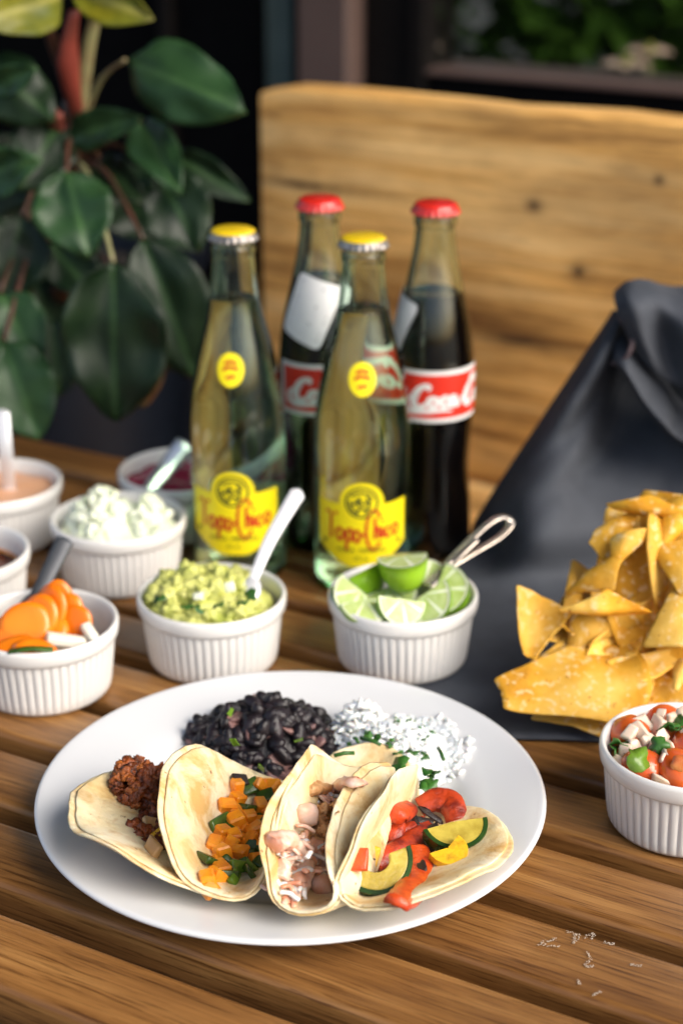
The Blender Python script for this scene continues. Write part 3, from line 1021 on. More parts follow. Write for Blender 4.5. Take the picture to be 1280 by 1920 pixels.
TOPO_WORD = [
    [(-1.0, .30), (-.55, .34)], [(-.78, .32), (-.80, -.30)],                                       # T
    [(-.47, .02), (-.60, -.10), (-.47, -.28), (-.34, -.12), (-.47, .02)],                            # o
    [(-.24, .02), (-.25, -.50)], [(-.24, -.02), (-.10, .02), (-.08, -.22), (-.24, -.24)],             # p
    [(.08, .02), (-.03, -.10), (.08, -.28), (.18, -.12), (.08, .02)],                                # o
    [(.22, -.10), (.34, -.10)],                                                                      # -
    [(.82, .28), (.62, .48), (.40, .25), (.38, -.20), (.58, -.48), (.82, -.30)],                      # C
    [(.64, .30), (.63, -.22)], [(.63, -.05), (.74, .06), (.78, -.22)],                                # h
    [(.88, .04), (.88, -.22)], [(.88, .17), (.881, .22)],                                             # i
    [(1.14, .02), (1.0, -.06), (1.02, -.22), (1.16, -.20)],                                           # c
    [(1.34, .04), (1.22, -.08), (1.34, -.24), (1.45, -.08), (1.34, .04)],                             # o
]
def print_text(word, size, u0, z0, rfun, az, lift, m, parent, name='lettering'):
    cu = bpy.data.curves.new('text', 'FONT')
    cu.body = word
    cu.size = size
    cu.align_x = 'CENTER'
    to = bpy.data.objects.new('text', cu)
    COL.objects.link(to)
    me = bpy.data.meshes.new_from_object(to)
    bpy.data.objects.remove(to)
    vs = wrap([(v.co.x + u0, v.co.y + z0) for v in me.vertices], rfun, az, lift)
    fs = [tuple(p.vertices) for p in me.polygons]
    return obj(name, (vs, fs), M[m], parent, smooth=False)

def mineral_bottle(base, label, prof, az, fill, zl):
    t = thing('soda_bottle', label, 'bottle', base, 'glass bottles behind the ramekins')
    f = bottle_body(t, prof, .0026, 'glass', fill, 'water')
    crown_cap(t, .2383, 'yellow_cap', 'crimp')
    # front label: straight top, pointed bowl of a bottom, round crest on top
    z_top, z_side, z_bot = zl[:3]
    cols = []
    hw = .0335
    for i in range(29):
        u = -hw + 2 * hw * i / 28
        q = abs(u) / hw
        lo = z_bot + (z_side - z_bot) * (max(0, q - .25) / .75) ** 1.25
        cols.append((u, lo, z_top + .0012 * q * q))
    lab = obj('front_label', patch_cols(cols, 8, f, az, .0003), M['label_yellow'], t)
    obj('crest', disc_patch(0, z_top + .0015, .0150, .0145, f, az, .00045), M['label_yellow'], lab)
    obj('crest_ring', disc_patch(0, z_top + .0022, .0112, .0112, f, az, .0006, r_in=.86), M['print_green'], lab)
    z0 = z_top + .0022
    sv, sf = strokes_to_faces([[(-.007, .004), (-.002, .007), (.004, .006), (.007, .002)], [(-.006, -.002), (-.002, .002), (.001, -.001), (.006, .001)],
                               [(-.004, -.007), (.0, -.004), (.005, -.006)], [(-.001, .004), (-.003, .0), (-.001, -.003)], [(.003, .004), (.005, -.003), (.002, -.008)],
                               [(-.008, .001), (-.006, -.005), (-.002, -.008)]], .0017)
    obj('crest_figure', (wrap([(u, z + z0) for u, z in sv], f, az, .0006), sf), M['print_green'], lab)
    k = .0212
    zc = z_top - .0178
    word = [[((p[0] - .22) * k, zc + p[1] * k * 1.4 + .0022 * ((p[0] - .22) / 1.2) ** 2) for p in st] for st in TOPO_WORD]
    sv, sf = strokes_to_faces(word, .0021)
    obj('lettering', (wrap(sv, f, az, .0006), sf), M['print_red'], lab)
    print_text('AGUA  MINERAL', .0046, 0, z_top - .0335, f, az, .0006, 'print_green', lab)
    for q in (-1, 1):
        sv, sf = strokes_to_faces([[(q * .027 - .002, z_top - .028), (q * .027 + .002, z_top - .028)], [(q * .027, z_top - .0262), (q * .027, z_top - .030)]], .0014)
        obj('ornament', (wrap(sv, f, az, .0006), sf), M['print_green'], lab)
    print_text('355 mL', .0034, 0, z_bot + .0052, f, az, .0006, 'print_green', lab)
    # round neck label
    zn = zl[3]
    nl = obj('neck_label', disc_patch(0, zn, .0090, .0112, f, az, .0003), M['label_yellow'], t)
    sv, sf = strokes_to_faces([[(-.004, .004), (.0, .0055), (.004, .004)], [(-.005, .000), (-.001, .002), (.005, .0005)], [(-.003, -.005), (.003, -.004)]], .0020)
    obj('lettering', (wrap([(u, z + zn) for u, z in sv], f, az, .0005), sf), M['print_red'], nl)
    return t

def topo_profile(cx, Y):
    return None
MINERAL = [(.0300, .0), (.0318, .003), (.0322, .012), (.0322, .060), (.0322, .098), (.0316, .116), (.0292, .134), (.0252, .154), (.0206, .172), (.0172, .187),
           (.0152, .201), (.0139, .214), (.0134, .2185), (.0142, .2195), (.0144, .2225), (.0140, .2245), (.0130, .2255), (.0128, .2320)]
MINERAL = [(r, z * 1.016) for r, z in MINERAL]
mineral_bottle(Vector((-0.07,1.12,0)) + Vector((0, 0, .0004)), 'clear mineral water bottle with yellow cap, left of the two, behind the guacamole', MINERAL, -.08, .1935, (.0665, .0365, .0225, .1515))
mineral_bottle(Vector((0.0139,1.1004,0)) + Vector((0, 0, .0004)), 'clear mineral water bottle with yellow cap, right of the two, behind the limes', MINERAL, -.02, .1920, (.0665, .0365, .0225, .1515))

# cursive white lettering on the red band
COLA_WORD = [
    [(.98, .88, .6), (1.10, 1.02, .9), (.95, 1.12, 1), (.62, .98, 1.3), (.34, .62, 1.6), (.26, .22, 1.6), (.44, -.02, 1.3), (.78, .06, 1), (1.02, .30, .6)],                      # C
    [(.10, .52, .5), (-.16, .30, 1.1), (-.14, -.06, 1.3), (.2, -.24, 1.2), (.9, -.20, 1.1), (1.7, -.16, .8), (2.3, -.22, .4)],                                                     # tail
    [(1.32, .52, 1.2), (1.08, .34, 1.3), (1.14, .06, 1), (1.38, .06, 1), (1.50, .34, 1.2), (1.32, .52, 1), (1.50, .44, .6), (1.70, .44, .5)],                                      # o
    [(2.06, .46, .8), (1.90, .52, 1), (1.72, .34, 1.3), (1.78, .08, 1.1), (1.98, .06, .9), (2.14, .22, .6)],                                                                       # c
    [(2.52, .48, .9), (2.30, .50, 1.1), (2.16, .28, 1.3), (2.26, .06, 1.1), (2.44, .18, .9), (2.54, .50, 1), (2.50, .16, 1.2), (2.62, .05, .9), (2.76, .22, .6)],                   # a
    [(2.80, .34, .9), (3.05, .36, .9)],                                                                                                                                            # -
    [(3.92, .92, .6), (4.02, 1.06, .9), (3.84, 1.14, 1), (3.54, 1.0, 1.3), (3.24, .62, 1.6), (3.16, .22, 1.6), (3.34, -.02, 1.3), (3.66, .06, 1), (3.88, .30, .6)],                 # C
    [(3.50, 1.22, .5), (3.80, 1.34, 1), (4.3, 1.20, 1.2), (4.75, 1.02, 1.1), (5.15, 1.10, .5)],                                                                                   # upper swash
    [(4.16, .52, 1.2), (3.94, .34, 1.3), (4.00, .06, 1), (4.22, .06, 1), (4.34, .34, 1.2), (4.16, .52, 1), (4.34, .42, .6), (4.50, .42, .5)],                                      # o
    [(4.52, .20, .8), (4.78, .70, .8), (4.86, 1.02, .8), (4.72, .98, .9), (4.58, .50, 1.3), (4.60, .10, 1.1), (4.76, .06, .9), (4.90, .22, .6)],                                  # l
    [(5.30, .48, .9), (5.08, .50, 1.1), (4.94, .28, 1.3), (5.04, .06, 1.1), (5.22, .18, .9), (5.32, .50, 1), (5.28, .16, 1.2), (5.40, .05, .9), (5.58, .20, .5)],                   # a
]
COLA = [(.0268, .0), (.0286, .003), (.0290, .012), (.0286, .034), (.0274, .050), (.0266, .064), (.0272, .078), (.0282, .092), (.0288, .104), (.0289, .120), (.0286, .134), (.0268, .152),
        (.0236, .170), (.0196, .187), (.0164, .202), (.0144, .214), (.0136, .222), (.0132, .227), (.0141, .2285), (.0143, .2330), (.0134, .2345), (.0128, .2355), (.0126, .2400)]
COLA = [(r, z * 1.022) for r, z in COLA]
def cola_bottle(base, label, az, fill, sticker):
    t = thing('soda_bottle', label, 'bottle', base, 'glass bottles behind the ramekins')
    f = bottle_body(t, COLA, .0030, 'glass_coke', fill, 'cola')
    crown_cap(t, .2478, 'red_cap', 'red_cap')
    z0, z1, hw = .1035, .1400, .046
    cols = [(-hw + 2 * hw * i / 36, z0, z1) for i in range(37)]
    lab = obj('red_label', patch_cols(cols, 8, f, az, .0003), M['label_white'], t)
    e = .0030
    cols = [(-hw + e + 2 * (hw - e) * i / 36, z0 + e, z1 - e) for i in range(37)]
    obj('label_field', patch_cols(cols, 8, f, az, .00045), M['label_red'], lab)
    k = .0130
    w = [[((p[0] - 2.7) * k, z0 + .0110 + p[1] * k * 1.05, p[2]) for p in st] for st in COLA_WORD]
    sv, sf = strokes_to_faces(w, .0032)
    obj('lettering', (wrap(sv, f, az, .0006), sf), M['label_white'], lab)
    sa, sz, tilt = sticker
    sv, sf = [], []
    n = 10
    hw2, hh = .0165, .0215
    for i in range(n + 1):
        for j in range(n + 1):
            u, z = -1 + 2 * i / n, -1 + 2 * j / n
            q = max(abs(u), abs(z))
            c = (u * u + z * z) ** .5
            if c > 1.33:
                u, z = u / c * 1.33, z / c * 1.33
            u *= hw2; z *= hh
            sv.append((u * math.cos(tilt) - z * math.sin(tilt), u * math.sin(tilt) + z * math.cos(tilt)))
    for i in range(n):
        for j in range(n):
            k2 = i * (n + 1) + j
            sf.append((k2, k2 + n + 1, k2 + n + 2, k2 + 1))
    rs = lambda z: f(z) + .0008
    sv = wrap([(u, z + sz) for u, z in sv], rs, sa, .0004)
    so = obj('paper_sticker', (sv, sf), M['paper'], t)
    lines = []
    for r_ in range(9):
        zz = .0165 - r_ * .0040
        lines.append([(-.013, zz), (.013 if r_ % 3 else .004, zz)])
    lv, lf = strokes_to_faces(lines, .0013)
    lv = [(u * math.cos(tilt) - z * math.sin(tilt), u * math.sin(tilt) + z * math.cos(tilt) + sz) for u, z in lv]
    obj('small_print', (wrap(lv, rs, sa, .0008), lf), M['print_grey'], so)
    return t
cola_bottle(Vector((-0.0147,1.1688,0)) + Vector((0, 0, .0004)), 'dark cola bottle with red cap and white paper sticker, left of the two', .50, .1950, (-.30, .176, -.36))
cola_bottle(Vector((0.0623,1.1553,0)) + Vector((0, 0, .0004)), 'dark cola bottle with red cap, rightmost of all the bottles', .62, .1880, (-1.42, .166, -.25))

# ------------------------------------------------------------------ the dinner plate
PC = Vector((-.0263, .795, .0006))
plate_prof = [(.0005, .0030), (.050, .0030), (.053, .0002), (.056, .0002), (.060, .0032), (.078, .0036), (.086, .0050), (.092, .0080), (.110, .0118), (.128, .0155), (.1318, .0164), (.1326, .0172),
              (.1324, .0182), (.1312, .0189), (.128, .0187), (.110, .0152), (.096, .0120), (.0905, .0098), (.086, .0076), (.081, .0062), (.072, .0056), (.040, .0054), (.0005, .0054)]
plate = obj('dinner_plate', lathe(smooth_prof(plate_prof, 3), 160), M['plate'], loc=PC)
tag(plate, 'large round white dinner plate carrying tacos, beans and rice', 'plate')
def plate_z(x, y):
    r = math.hypot(x - PC.x, y - PC.y)
    ps = [(0, .0054), (.072, .0056), (.081, .0062), (.086, .0076), (.0905, .0098), (.096, .012), (.11, .0152), (.128, .0187), (.14, .0187)]
    for (r0, z0), (r1, z1) in zip(ps, ps[1:]):
        if r <= r1:
            return PC.z + z0 + (z1 - z0) * (r - r0) / (r1 - r0)
    return .0

# ------------------------------------------------------------------ tacos
def tortilla(parent, Rr, aL, aR, wL, wR, off=(0, 0), wav=.004, seed=0, th=.0021, lift=0, mtx=None, bend=0, name='tortilla'):
    """corn tortilla folded over its own y axis: left wall raised by aL, right wall by aR (radians), wL and wR = how far the rounded fold reaches"""
    nr, ns = 16, 72
    def surf(u, v):
        wall, ww = (aL, wL) if u < 0 else (aR, wR)
        s = abs(u)
        n = 14
        x = z = 0
        for i in range(n):
            t = min(1, s * (i + .5) / n / ww)
            th_ = wall * (t * t * (3 - 2 * t))
            x += math.cos(th_) * s / n
            z += math.sin(th_) * s / n
        r = math.hypot(u, v) / Rr
        wv = wav * r ** 3 * noise.noise(Vector((u * 24, v * 24, seed * 5.3))) + .0010 * noise.noise(Vector((u * 60, v * 60, seed * 2.1)))
        t = min(1, s / ww)
        ang = wall * (t * t * (3 - 2 * t))
        sg = -1 if u < 0 else 1
        return Vector((sg * x - sg * math.sin(ang) * (wv + lift), v, z + math.cos(ang) * (wv + lift) + bend * v * v / Rr))
    top, vs, fs = [], [], []
    pts = [(off[0], off[1])]
    for j in range(1, nr + 1):
        for k in range(ns):
            a = 2 * PI * k / ns
            rr = Rr * j / nr * (1 + (.026 * noise.noise(Vector((math.cos(a) * 2, math.sin(a) * 2, seed))) + .012 * noise.noise(Vector((math.cos(a) * 9, math.sin(a) * 9, seed)))) * j / nr)
            pts.append((off[0] + rr * math.cos(a), off[1] + rr * math.sin(a)))
    e = .0004
    P0, NN = [], []
    for u, v in pts:
        p = surf(u, v)
        du = surf(u + e, v) - surf(u - e, v)
        dv = surf(u, v + e) - surf(u, v - e)
        nn = du.cross(dv).normalized()
        P0.append(p); NN.append(nn)
    n = len(pts)
    last = 1 + (nr - 1) * ns
    for i in range(n):
        edge = i >= last
        tt = th / 2 * (.55 if edge else 1)
        vs.append(P0[i] + NN[i] * tt)
    for i in range(n):
        edge = i >= last
        tt = th / 2 * (.55 if edge else 1)
        vs.append(P0[i] - NN[i] * tt)
    ring = []
    for k in range(ns):
        i = last + k
        out = (P0[i] - P0[last - ns + k]).normalized()
        vs.append(P0[i] + out * th * .35)
    for sgn, base in ((1, 0), (-1, n)):
        F = []
        F += [(base, base + 1 + k, base + 1 + (k + 1) % ns) for k in range(ns)]
        for j in range(nr - 1):
            for k in range(ns):
                a, b = base + 1 + j * ns + k, base + 1 + j * ns + (k + 1) % ns
                F.append((a, a + ns, b + ns, b))
        fs += F if sgn > 0 else [f[::-1] for f in F]
    for k in range(ns):
        l = (k + 1) % ns
        fs.append((last + k, 2 * n + k, 2 * n + l, last + l))
        fs.append((2 * n + k, n + last + k, n + last + l, 2 * n + l))
    if mtx is not None:
        vs = [mtx @ v for v in vs]
    o = obj(name, (vs, fs), M['tortilla'], parent)
    return o

def facing(n, spin=0):
    n = Vector(n).normalized()
    x = Vector((0, 0, 1)).cross(n).normalized()
    if x.x < 0:
        x = -x
    y = n.cross(x)
    m = Matrix((x, y, n)).transposed() @ Matrix.Rotation(R(spin), 3, 'Z')
    return m.to_euler()

def taco(label, loc, rot, aL, aR, wL, wR, bend, off, Rr=.0575, seed=1, slip=(.0028, -.0018), wav=.004):
    """two tortillas, one inside the other, folded alike"""
    t = thing('taco', label, 'taco', loc, 'tacos on the dinner plate')
    m = Matrix.Rotation(R(rot[0]), 3, 'Z') @ Matrix.Rotation(R(rot[1]), 3, 'X') @ Matrix.Rotation(R(rot[2]), 3, 'Y')
    tortilla(t, Rr, R(aL), R(aR), wL, wR, (off, 0), wav, seed, lift=.0008, bend=bend, mtx=m)
    tortilla(t, Rr * 1.0, R(aL), R(aR), wL, wR, (off + slip[0], slip[1]), wav, seed, lift=-.0009, bend=bend, mtx=m)
    return t

rnd = random.Random(21)
def piece(name, mesh, m, parent, p, rot=None, sc=1):
    o = obj(name, mesh, m, parent, loc=Vector(p) - (parent.location if parent else Vector()))
    o.rotation_euler = rot if rot is not None else (rnd.uniform(0, 6), rnd.uniform(0, 6), rnd.uniform(0, 6))
    if isinstance(sc, (tuple, list)):
        o.scale = sc
    else:
        o.scale = (sc, sc, sc)
    return o
def variants(fn, m, n=5):
    out = []
    for k in range(n):
        me = fn(k)
        me.materials.append(m)
        out.append(me)
    return out

# --- first taco: chorizo
T1 = taco('corn taco with crumbled red brown chorizo, leftmost on the plate', (-0.0607, 0.7492, 0.0078), (1.07, -8, 4.85), 21.5, 14, .012, .03, .12, -.02, seed=1, slip=(-.003, -.002), wav=.006)
CH = variants(lambda k: lump(.0042, k + 1, .75, 2.0, 3), M['chorizo'], 7)
CHB = variants(lambda k: lump(.0040, k + 11, .75, 2.0, 3), M['chorizo_bright'], 6)
for cx, cy, n, mb in (((-0.1026,0.7782,0.0302), (.0155, .0180, .0115), 135, .55), ((-0.0923,0.7432,0.0253), (.0105, .0200, .0060), 80, .14), ((-0.0935,0.7715,0.0236), (.009, .010, .007), 36, .4)):
    c = Vector(cx)
    for k in range(n):
        while True:
            d = Vector((rnd.uniform(-1, 1), rnd.uniform(-1, 1), rnd.uniform(-.5, 1)))
            if .45 < d.length < 1:
                break
        p = c + Vector((d.x * cy[0], d.y * cy[1], d.z * cy[2]))
        piece('chorizo_crumb', rnd.choice(CHB if rnd.random() < mb else CH), None, T1, p, sc=rnd.uniform(.45, 1.1))
piece('cooked_onion_piece', box(.010, .0065, .003, .001, .0012, 3, 2), M['cooked_onion'], T1, (-0.0902,0.7172,0.0337), (R(50), R(10), R(-50)))
piece('cooked_onion_piece', box(.009, .006, .003, .001, .0012, 4, 2), M['squash'], T1, (-0.0892,0.735,0.0294), (R(60), R(-20), R(40)))
piece('cooked_onion_piece', box(.008, .006, .004, .001, .0012, 5, 2), M['cooked_onion'], T1, (-0.0939,0.7433,0.0305), (R(30), R(20), R(10)))

# --- second taco: sweet potato and poblano
T2 = taco('corn taco with diced orange sweet potato and green pepper, second from left', (-0.0486, 0.7459, 0.0171), (-11.14, -2.45, 13.13), 46.1, 97.2, .0299, .0344, .1187, .0021, seed=3, slip=(-.0035, -.001), wav=.003)
SP = variants(lambda k: box(.0088 + .001 * (k % 3), .0084, .0080 + .0008 * (k % 2), .0011, .0009, k), M['sweet_potato'], 6)
PB = variants(lambda k: box(.0100 + .0015 * (k % 3), .0080, .0034, .0010, .0010, k + 20, 2), M['poblano'], 5)
PBL = variants(lambda k: box(.0100, .0070, .0034, .0010, .0008, k + 40, 2), M['poblano_light'], 3)
SPOTS = [(-0.0534,0.7806,0.0285), (-0.0416,0.7858,0.0262), (-0.0356,0.7876,0.0238), (-0.0527,0.7727,0.0264), (-0.058,0.7656,0.0267), (-0.0532,0.7646,0.0236), (-0.0411,0.7717,0.0229),
         (-0.0364,0.7695,0.0207), (-0.0527,0.7556,0.0245), (-0.0463,0.7611,0.0229), (-0.0589,0.7437,0.0244), (-0.0527,0.742,0.0242), (-0.0425,0.7497,0.0221), (-0.0387,0.7603,0.0203),
         (-0.0454,0.7422,0.0213), (-0.0626,0.7327,0.0257), (-0.0577,0.7254,0.0256), (-0.0492,0.7295,0.0229), (-0.0545,0.7362,0.0231), (-0.0576,0.712,0.026), (-0.0629,0.6986,0.0295),
         (-0.0392,0.7387,0.0202), (-0.041,0.7266,0.0202)]
for p in SPOTS:
    piece('sweet_potato_cube', rnd.choice(SP), None, T2, p, (rnd.uniform(-.5, .5), rnd.uniform(-.5, .5), rnd.uniform(0, 3)), (rnd.uniform(.65, .98), rnd.uniform(.7, 1.0), rnd.uniform(.7, 1.0)))
for k in range(22):
    q = Vector(rnd.choice(SPOTS)) + Vector((rnd.uniform(-.006, .006), rnd.uniform(-.002, .007), -.005))
    if rnd.random() < .6:
        piece('sweet_potato_cube', rnd.choice(SP), None, T2, q, sc=.95)
    else:
        piece('poblano_piece', rnd.choice(PB), None, T2, q)
for p in ((-0.0473,0.7847,0.0262), (-0.0392,0.7789,0.0244), (-0.0493,0.7686,0.0248), (-0.0363,0.7538,0.0216), (-0.0537,0.75,0.0225), (-0.0642,0.7163,0.028),
          (-0.0544,0.7047,0.0247), (-0.0431,0.7118,0.0232), (-0.0458,0.7284,0.0212), (-0.0376,0.7316,0.0212), (-0.0435,0.7359,0.0206), (-0.0383,0.7249,0.022), (-0.0489,0.719,0.0211)):
    piece('poblano_piece', rnd.choice(PB), None, T2, p, (rnd.uniform(.3, 1.2), rnd.uniform(-.5, .5), rnd.uniform(0, 3)), rnd.uniform(.85, 1.1))
for p in ((-0.0497,0.7159,0.024), (-0.0507,0.7062,0.0246), (-0.0437,0.7188,0.0224), (-0.0358,0.7534,0.0228)):
    piece('poblano_piece', rnd.choice(PBL), None, T2, p, (rnd.uniform(.3, .9), rnd.uniform(-.4, .4), rnd.uniform(0, 3)), .9)
piece('poblano_strip', box(.0155, .006, .0034, .0012, .0008, 91, 2), M['poblano'], T2, (-0.0606,0.7516,0.0265), (R(60), R(10), R(62)))
piece('poblano_piece', box(.008, .007, .005, .001, .001, 93, 2), M['char'], T2, (-0.0523,0.7859,0.0294), (.6, .3, .4))
piece('onion_piece', box(.006, .004, .003, .0008, .0006, 92, 2), M['onion'], T2, (-0.0377,0.7409,0.0222), (.7, .2, .6))

# --- third taco: shrimp
T3 = taco('corn taco with pale pink shrimp, third from left', (0.0082, 0.7259, 0.0152), (-15.58, 4.15, -19.85), 94, 109.8, .035, .0269, .3405, -.0062, seed=5, slip=(-.005, .001))

def shrimp(parent, pts, r, m, seed):
    """peeled shrimp: tapering segmented body, flattened, ragged"""
    sp = smooth_path(pts, 12)
    n = len(sp)
    rr = []
    for i in range(n):
        f = i / (n - 1)
        k = (math.sin(PI * min(1, .16 + f * .82)) ** .55) * (1.05 - .5 * f)
        k *= 1 + .13 * abs(math.sin(f * 19)) - .05
        rr.append((r * k * .74, r * k * .5))
    vs, fs = tube([p - parent.location for p in sp], rr, 20)
    out = []
    for v in vs:
        d = noise.noise_vector(Vector(v) * 190 + Vector((seed, 0, 0))) * .0016 + noise.noise_vector(Vector(v) * 520 + Vector((seed, 0, 0))) * .0006
        out.append(v + d)
    return obj('shrimp', (out, fs), M[m], parent)
shrimp(T3, [(-0.0316,0.6937,0.0515), (-0.0265,0.703,0.0478), (-0.0203,0.7108,0.035), (-0.0182,0.7067,0.0257), (-0.0219,0.6907,0.026), (-0.0274,0.6763,0.0308)], .0100, 'shrimp_sauce', 1)
shrimp(T3, [(-0.0288,0.6906,0.0337), (-0.0274,0.6964,0.0386), (-0.0238,0.7029,0.0373)], .0080, 'shrimp_sauce', 3)
shrimp(T3, [(-0.0189,0.7144,0.0259), (-0.013,0.7266,0.0227), (-0.0083,0.7217,0.0174), (-0.0092,0.7065,0.0175)], .0085, 'shrimp', 5)
shrimp(T3, [(-0.0163,0.747,0.0474), (-0.0101,0.7593,0.0412), (-0.0032,0.7642,0.0319), (-0.002,0.7141,0.0554)], .0068, 'batter', 9)
shrimp(T3, [(-0.0016,0.7718,0.0335), (0.0052,0.7375,0.0581), (0.012,0.7428,0.053)], .0070, 'shrimp', 12)
for k in range(95):
    c = Vector(rnd.choice(((-0.025,0.7007,0.0416), (-0.0211,0.7006,0.0299), (-0.0247,0.687,0.0297), (-0.0203,0.7143,0.0386), (-0.0108,0.7145,0.0204), (-0.0129,0.7239,0.0263), (-0.008,0.7558,0.0365)))) + Vector((rnd.gauss(0, .004), rnd.gauss(0, .004), rnd.gauss(0, .002)))
    a = rnd.uniform(0, 6.28)
    d = Vector((math.cos(a), math.sin(a) * .6, rnd.uniform(-.6, .6))) * rnd.uniform(.003, .0065)
    sp = smooth_path([c - d, c + Vector((rnd.gauss(0, .0012), rnd.gauss(0, .0012), .0012)), c + d], 4)
    obj('shrimp_shred', tube([p - T3.location for p in sp], [(.0013, .0009)] * len(sp), 6), M[rnd.choice(('shrimp', 'shrimp_sauce', 'shrimp_sauce', 'rice'))], T3)
BT = variants(lambda k: lump(.0036, k + 31, .8, 2.1, 3), M['batter'], 6)
for c, n in (((-0.0131,0.7425,0.0341), 26), ((-0.011,0.7386,0.0252), 20), ((-0.0106,0.7531,0.0357), 10)):
    for k in range(n):
        p = Vector(c) + Vector((rnd.gauss(0, .0052), rnd.gauss(0, .0075), rnd.gauss(0, .003)))
        piece('batter_crumb', rnd.choice(BT), None, T3, p, sc=rnd.uniform(.5, 1.2))
for p in ((-0.0084,0.7424,0.0265), (-0.0142,0.727,0.0273), (-0.0168,0.7334,0.042), (-0.0102,0.7082,0.0187), (-0.0201,0.6999,0.0244)):
    piece('shrimp_piece', lump(.0062, int(p[0] * 9000) % 50, .35, 1.4, 2), M['shrimp'], T3, p, sc=(1, 1.2, .8))
for k, (a, b, c) in enumerate((((-0.0297,0.695,0.0454), (-0.0251,0.7021,0.0371), (-0.0213,0.7105,0.0334)), ((-0.026,0.6958,0.0331), (-0.0231,0.6986,0.0283), (-0.0187,0.7056,0.0241)), ((-0.0296,0.6872,0.0361), (-0.0272,0.6871,0.0309), (-0.0234,0.6913,0.0268)),
                               ((-0.028,0.7019,0.0467), (-0.026,0.7023,0.0406), (-0.0274,0.696,0.0383)))):
    sp = smooth_path([a, b, c], 5)
    obj('cabbage_shred', tube([p - T3.location for p in sp], [(.0012, .0007)] * len(sp), 6), M['rice'], T3)

# --- fourth taco: grilled vegetables
T4 = taco('corn taco with grilled red pepper, zucchini and squash, rightmost on the plate', (0.0180, 0.7278, 0.0133), (-21.31, -8.65, 22.66), 80.8, 45, .014, .0102, .2305, .0051, Rr=.059, seed=7, slip=(.003, -.002))
# a torn flap of the shrimp taco leaning across to the fourth
fl = tortilla(T3, .0285, R(20), R(34), .03, .03, seed=14, wav=.004, mtx=Euler((R(38), R(-12), R(25))).to_matrix(), name='tortilla')
fl.location = Vector((0.0135,0.803,0.0099)) - T3.location

def strip(name, parent, pts, w, th, m, curl=0, seed=0):
    sp = smooth_path(pts, 7)
    n = len(sp)
    base = parent.location
    vs, fs = [], []
    ws = resample([w * .75, w, w * 1.05, w * .8], n)
    sec = 14
    for i, p in enumerate(sp):
        t = (sp[min(i + 1, n - 1)] - sp[max(i - 1, 0)]).normalized()
        upv = Vector((0, -.55, .8)).normalized()
        s = t.cross(upv).normalized()
        u = s.cross(t)
        for k in range(sec):
            a = 2 * PI * k / sec
            ca, sa = math.cos(a), math.sin(a)
            x = abs(ca) ** .45 * (1 if ca > 0 else -1) * ws[i] / 2
            z = abs(sa) ** .6 * (1 if sa > 0 else -1) * th / 2 - curl * (x / (w / 2)) ** 2 * w * .2
            q = p - base + s * x + u * z
            q += noise.noise_vector(q * 160 + Vector((seed, 0, 0))) * .0006
            vs.append(q)
    for i in range(n - 1):
        for k in range(sec):
            l = (k + 1) % sec
            fs.append((i * sec + k, i * sec + l, (i + 1) * sec + l, (i + 1) * sec + k))
    fs += [tuple(range(sec))[::-1], tuple((n - 1) * sec + k for k in range(sec))]
    return obj(name, (vs, fs), M[m], parent)
strip('red_pepper_piece', T4, [(0.0397,0.772,0.022), (0.0468,0.774,0.0252), (0.0539,0.773,0.0258), (0.0569,0.768,0.0245), (0.0582,0.762,0.0208)], .0135, .0042, 'red_pepper', .6, 1)
strip('red_pepper_strip', T4, [(0.0163,0.7229,0.0215), (0.0234,0.7295,0.0226), (0.0315,0.7372,0.0225), (0.0382,0.7468,0.0218), (0.0445,0.7564,0.0212)], .0115, .0045, 'red_pepper', 1, 2)
strip('red_pepper_strip', T4, [(0.0258,0.7451,0.0315), (0.0279,0.7453,0.0369), (0.0344,0.7627,0.0285)], .012, .0045, 'red_pepper', 1, 3)
strip('red_pepper_strip', T4, [(0.0274,0.742,0.0205), (0.0259,0.7457,0.0249), (0.0276,0.7516,0.0274)], .011, .0045, 'red_pepper', 1, 4)
strip('red_pepper_strip', T4, [(0.0298,0.7496,0.0225), (0.0363,0.7525,0.0225), (0.0425,0.7602,0.0213)], .009, .004, 'red_pepper', 1, 6)
strip('red_pepper_strip', T4, [(0.0372,0.7362,0.0213), (0.0379,0.7206,0.0236), (0.0355,0.7012,0.0277), (0.0298,0.6782,0.0358), (0.0249,0.662,0.0425)], .0145, .0050, 'red_pepper_bright', 1, 5)
piece('red_pepper_piece', box(.009, .011, .004, .001, .0008, 61, 2), M['red_pepper_bright'], T4, (0.0075,0.6953,0.0417), facing((-.1, -.6, .8), 5))
piece('squash_piece', box(.008, .010, .005, .001, .0008, 62, 2), M['squash'], T4, (0.0138,0.716,0.0297), facing((.1, -.6, .8), -25))
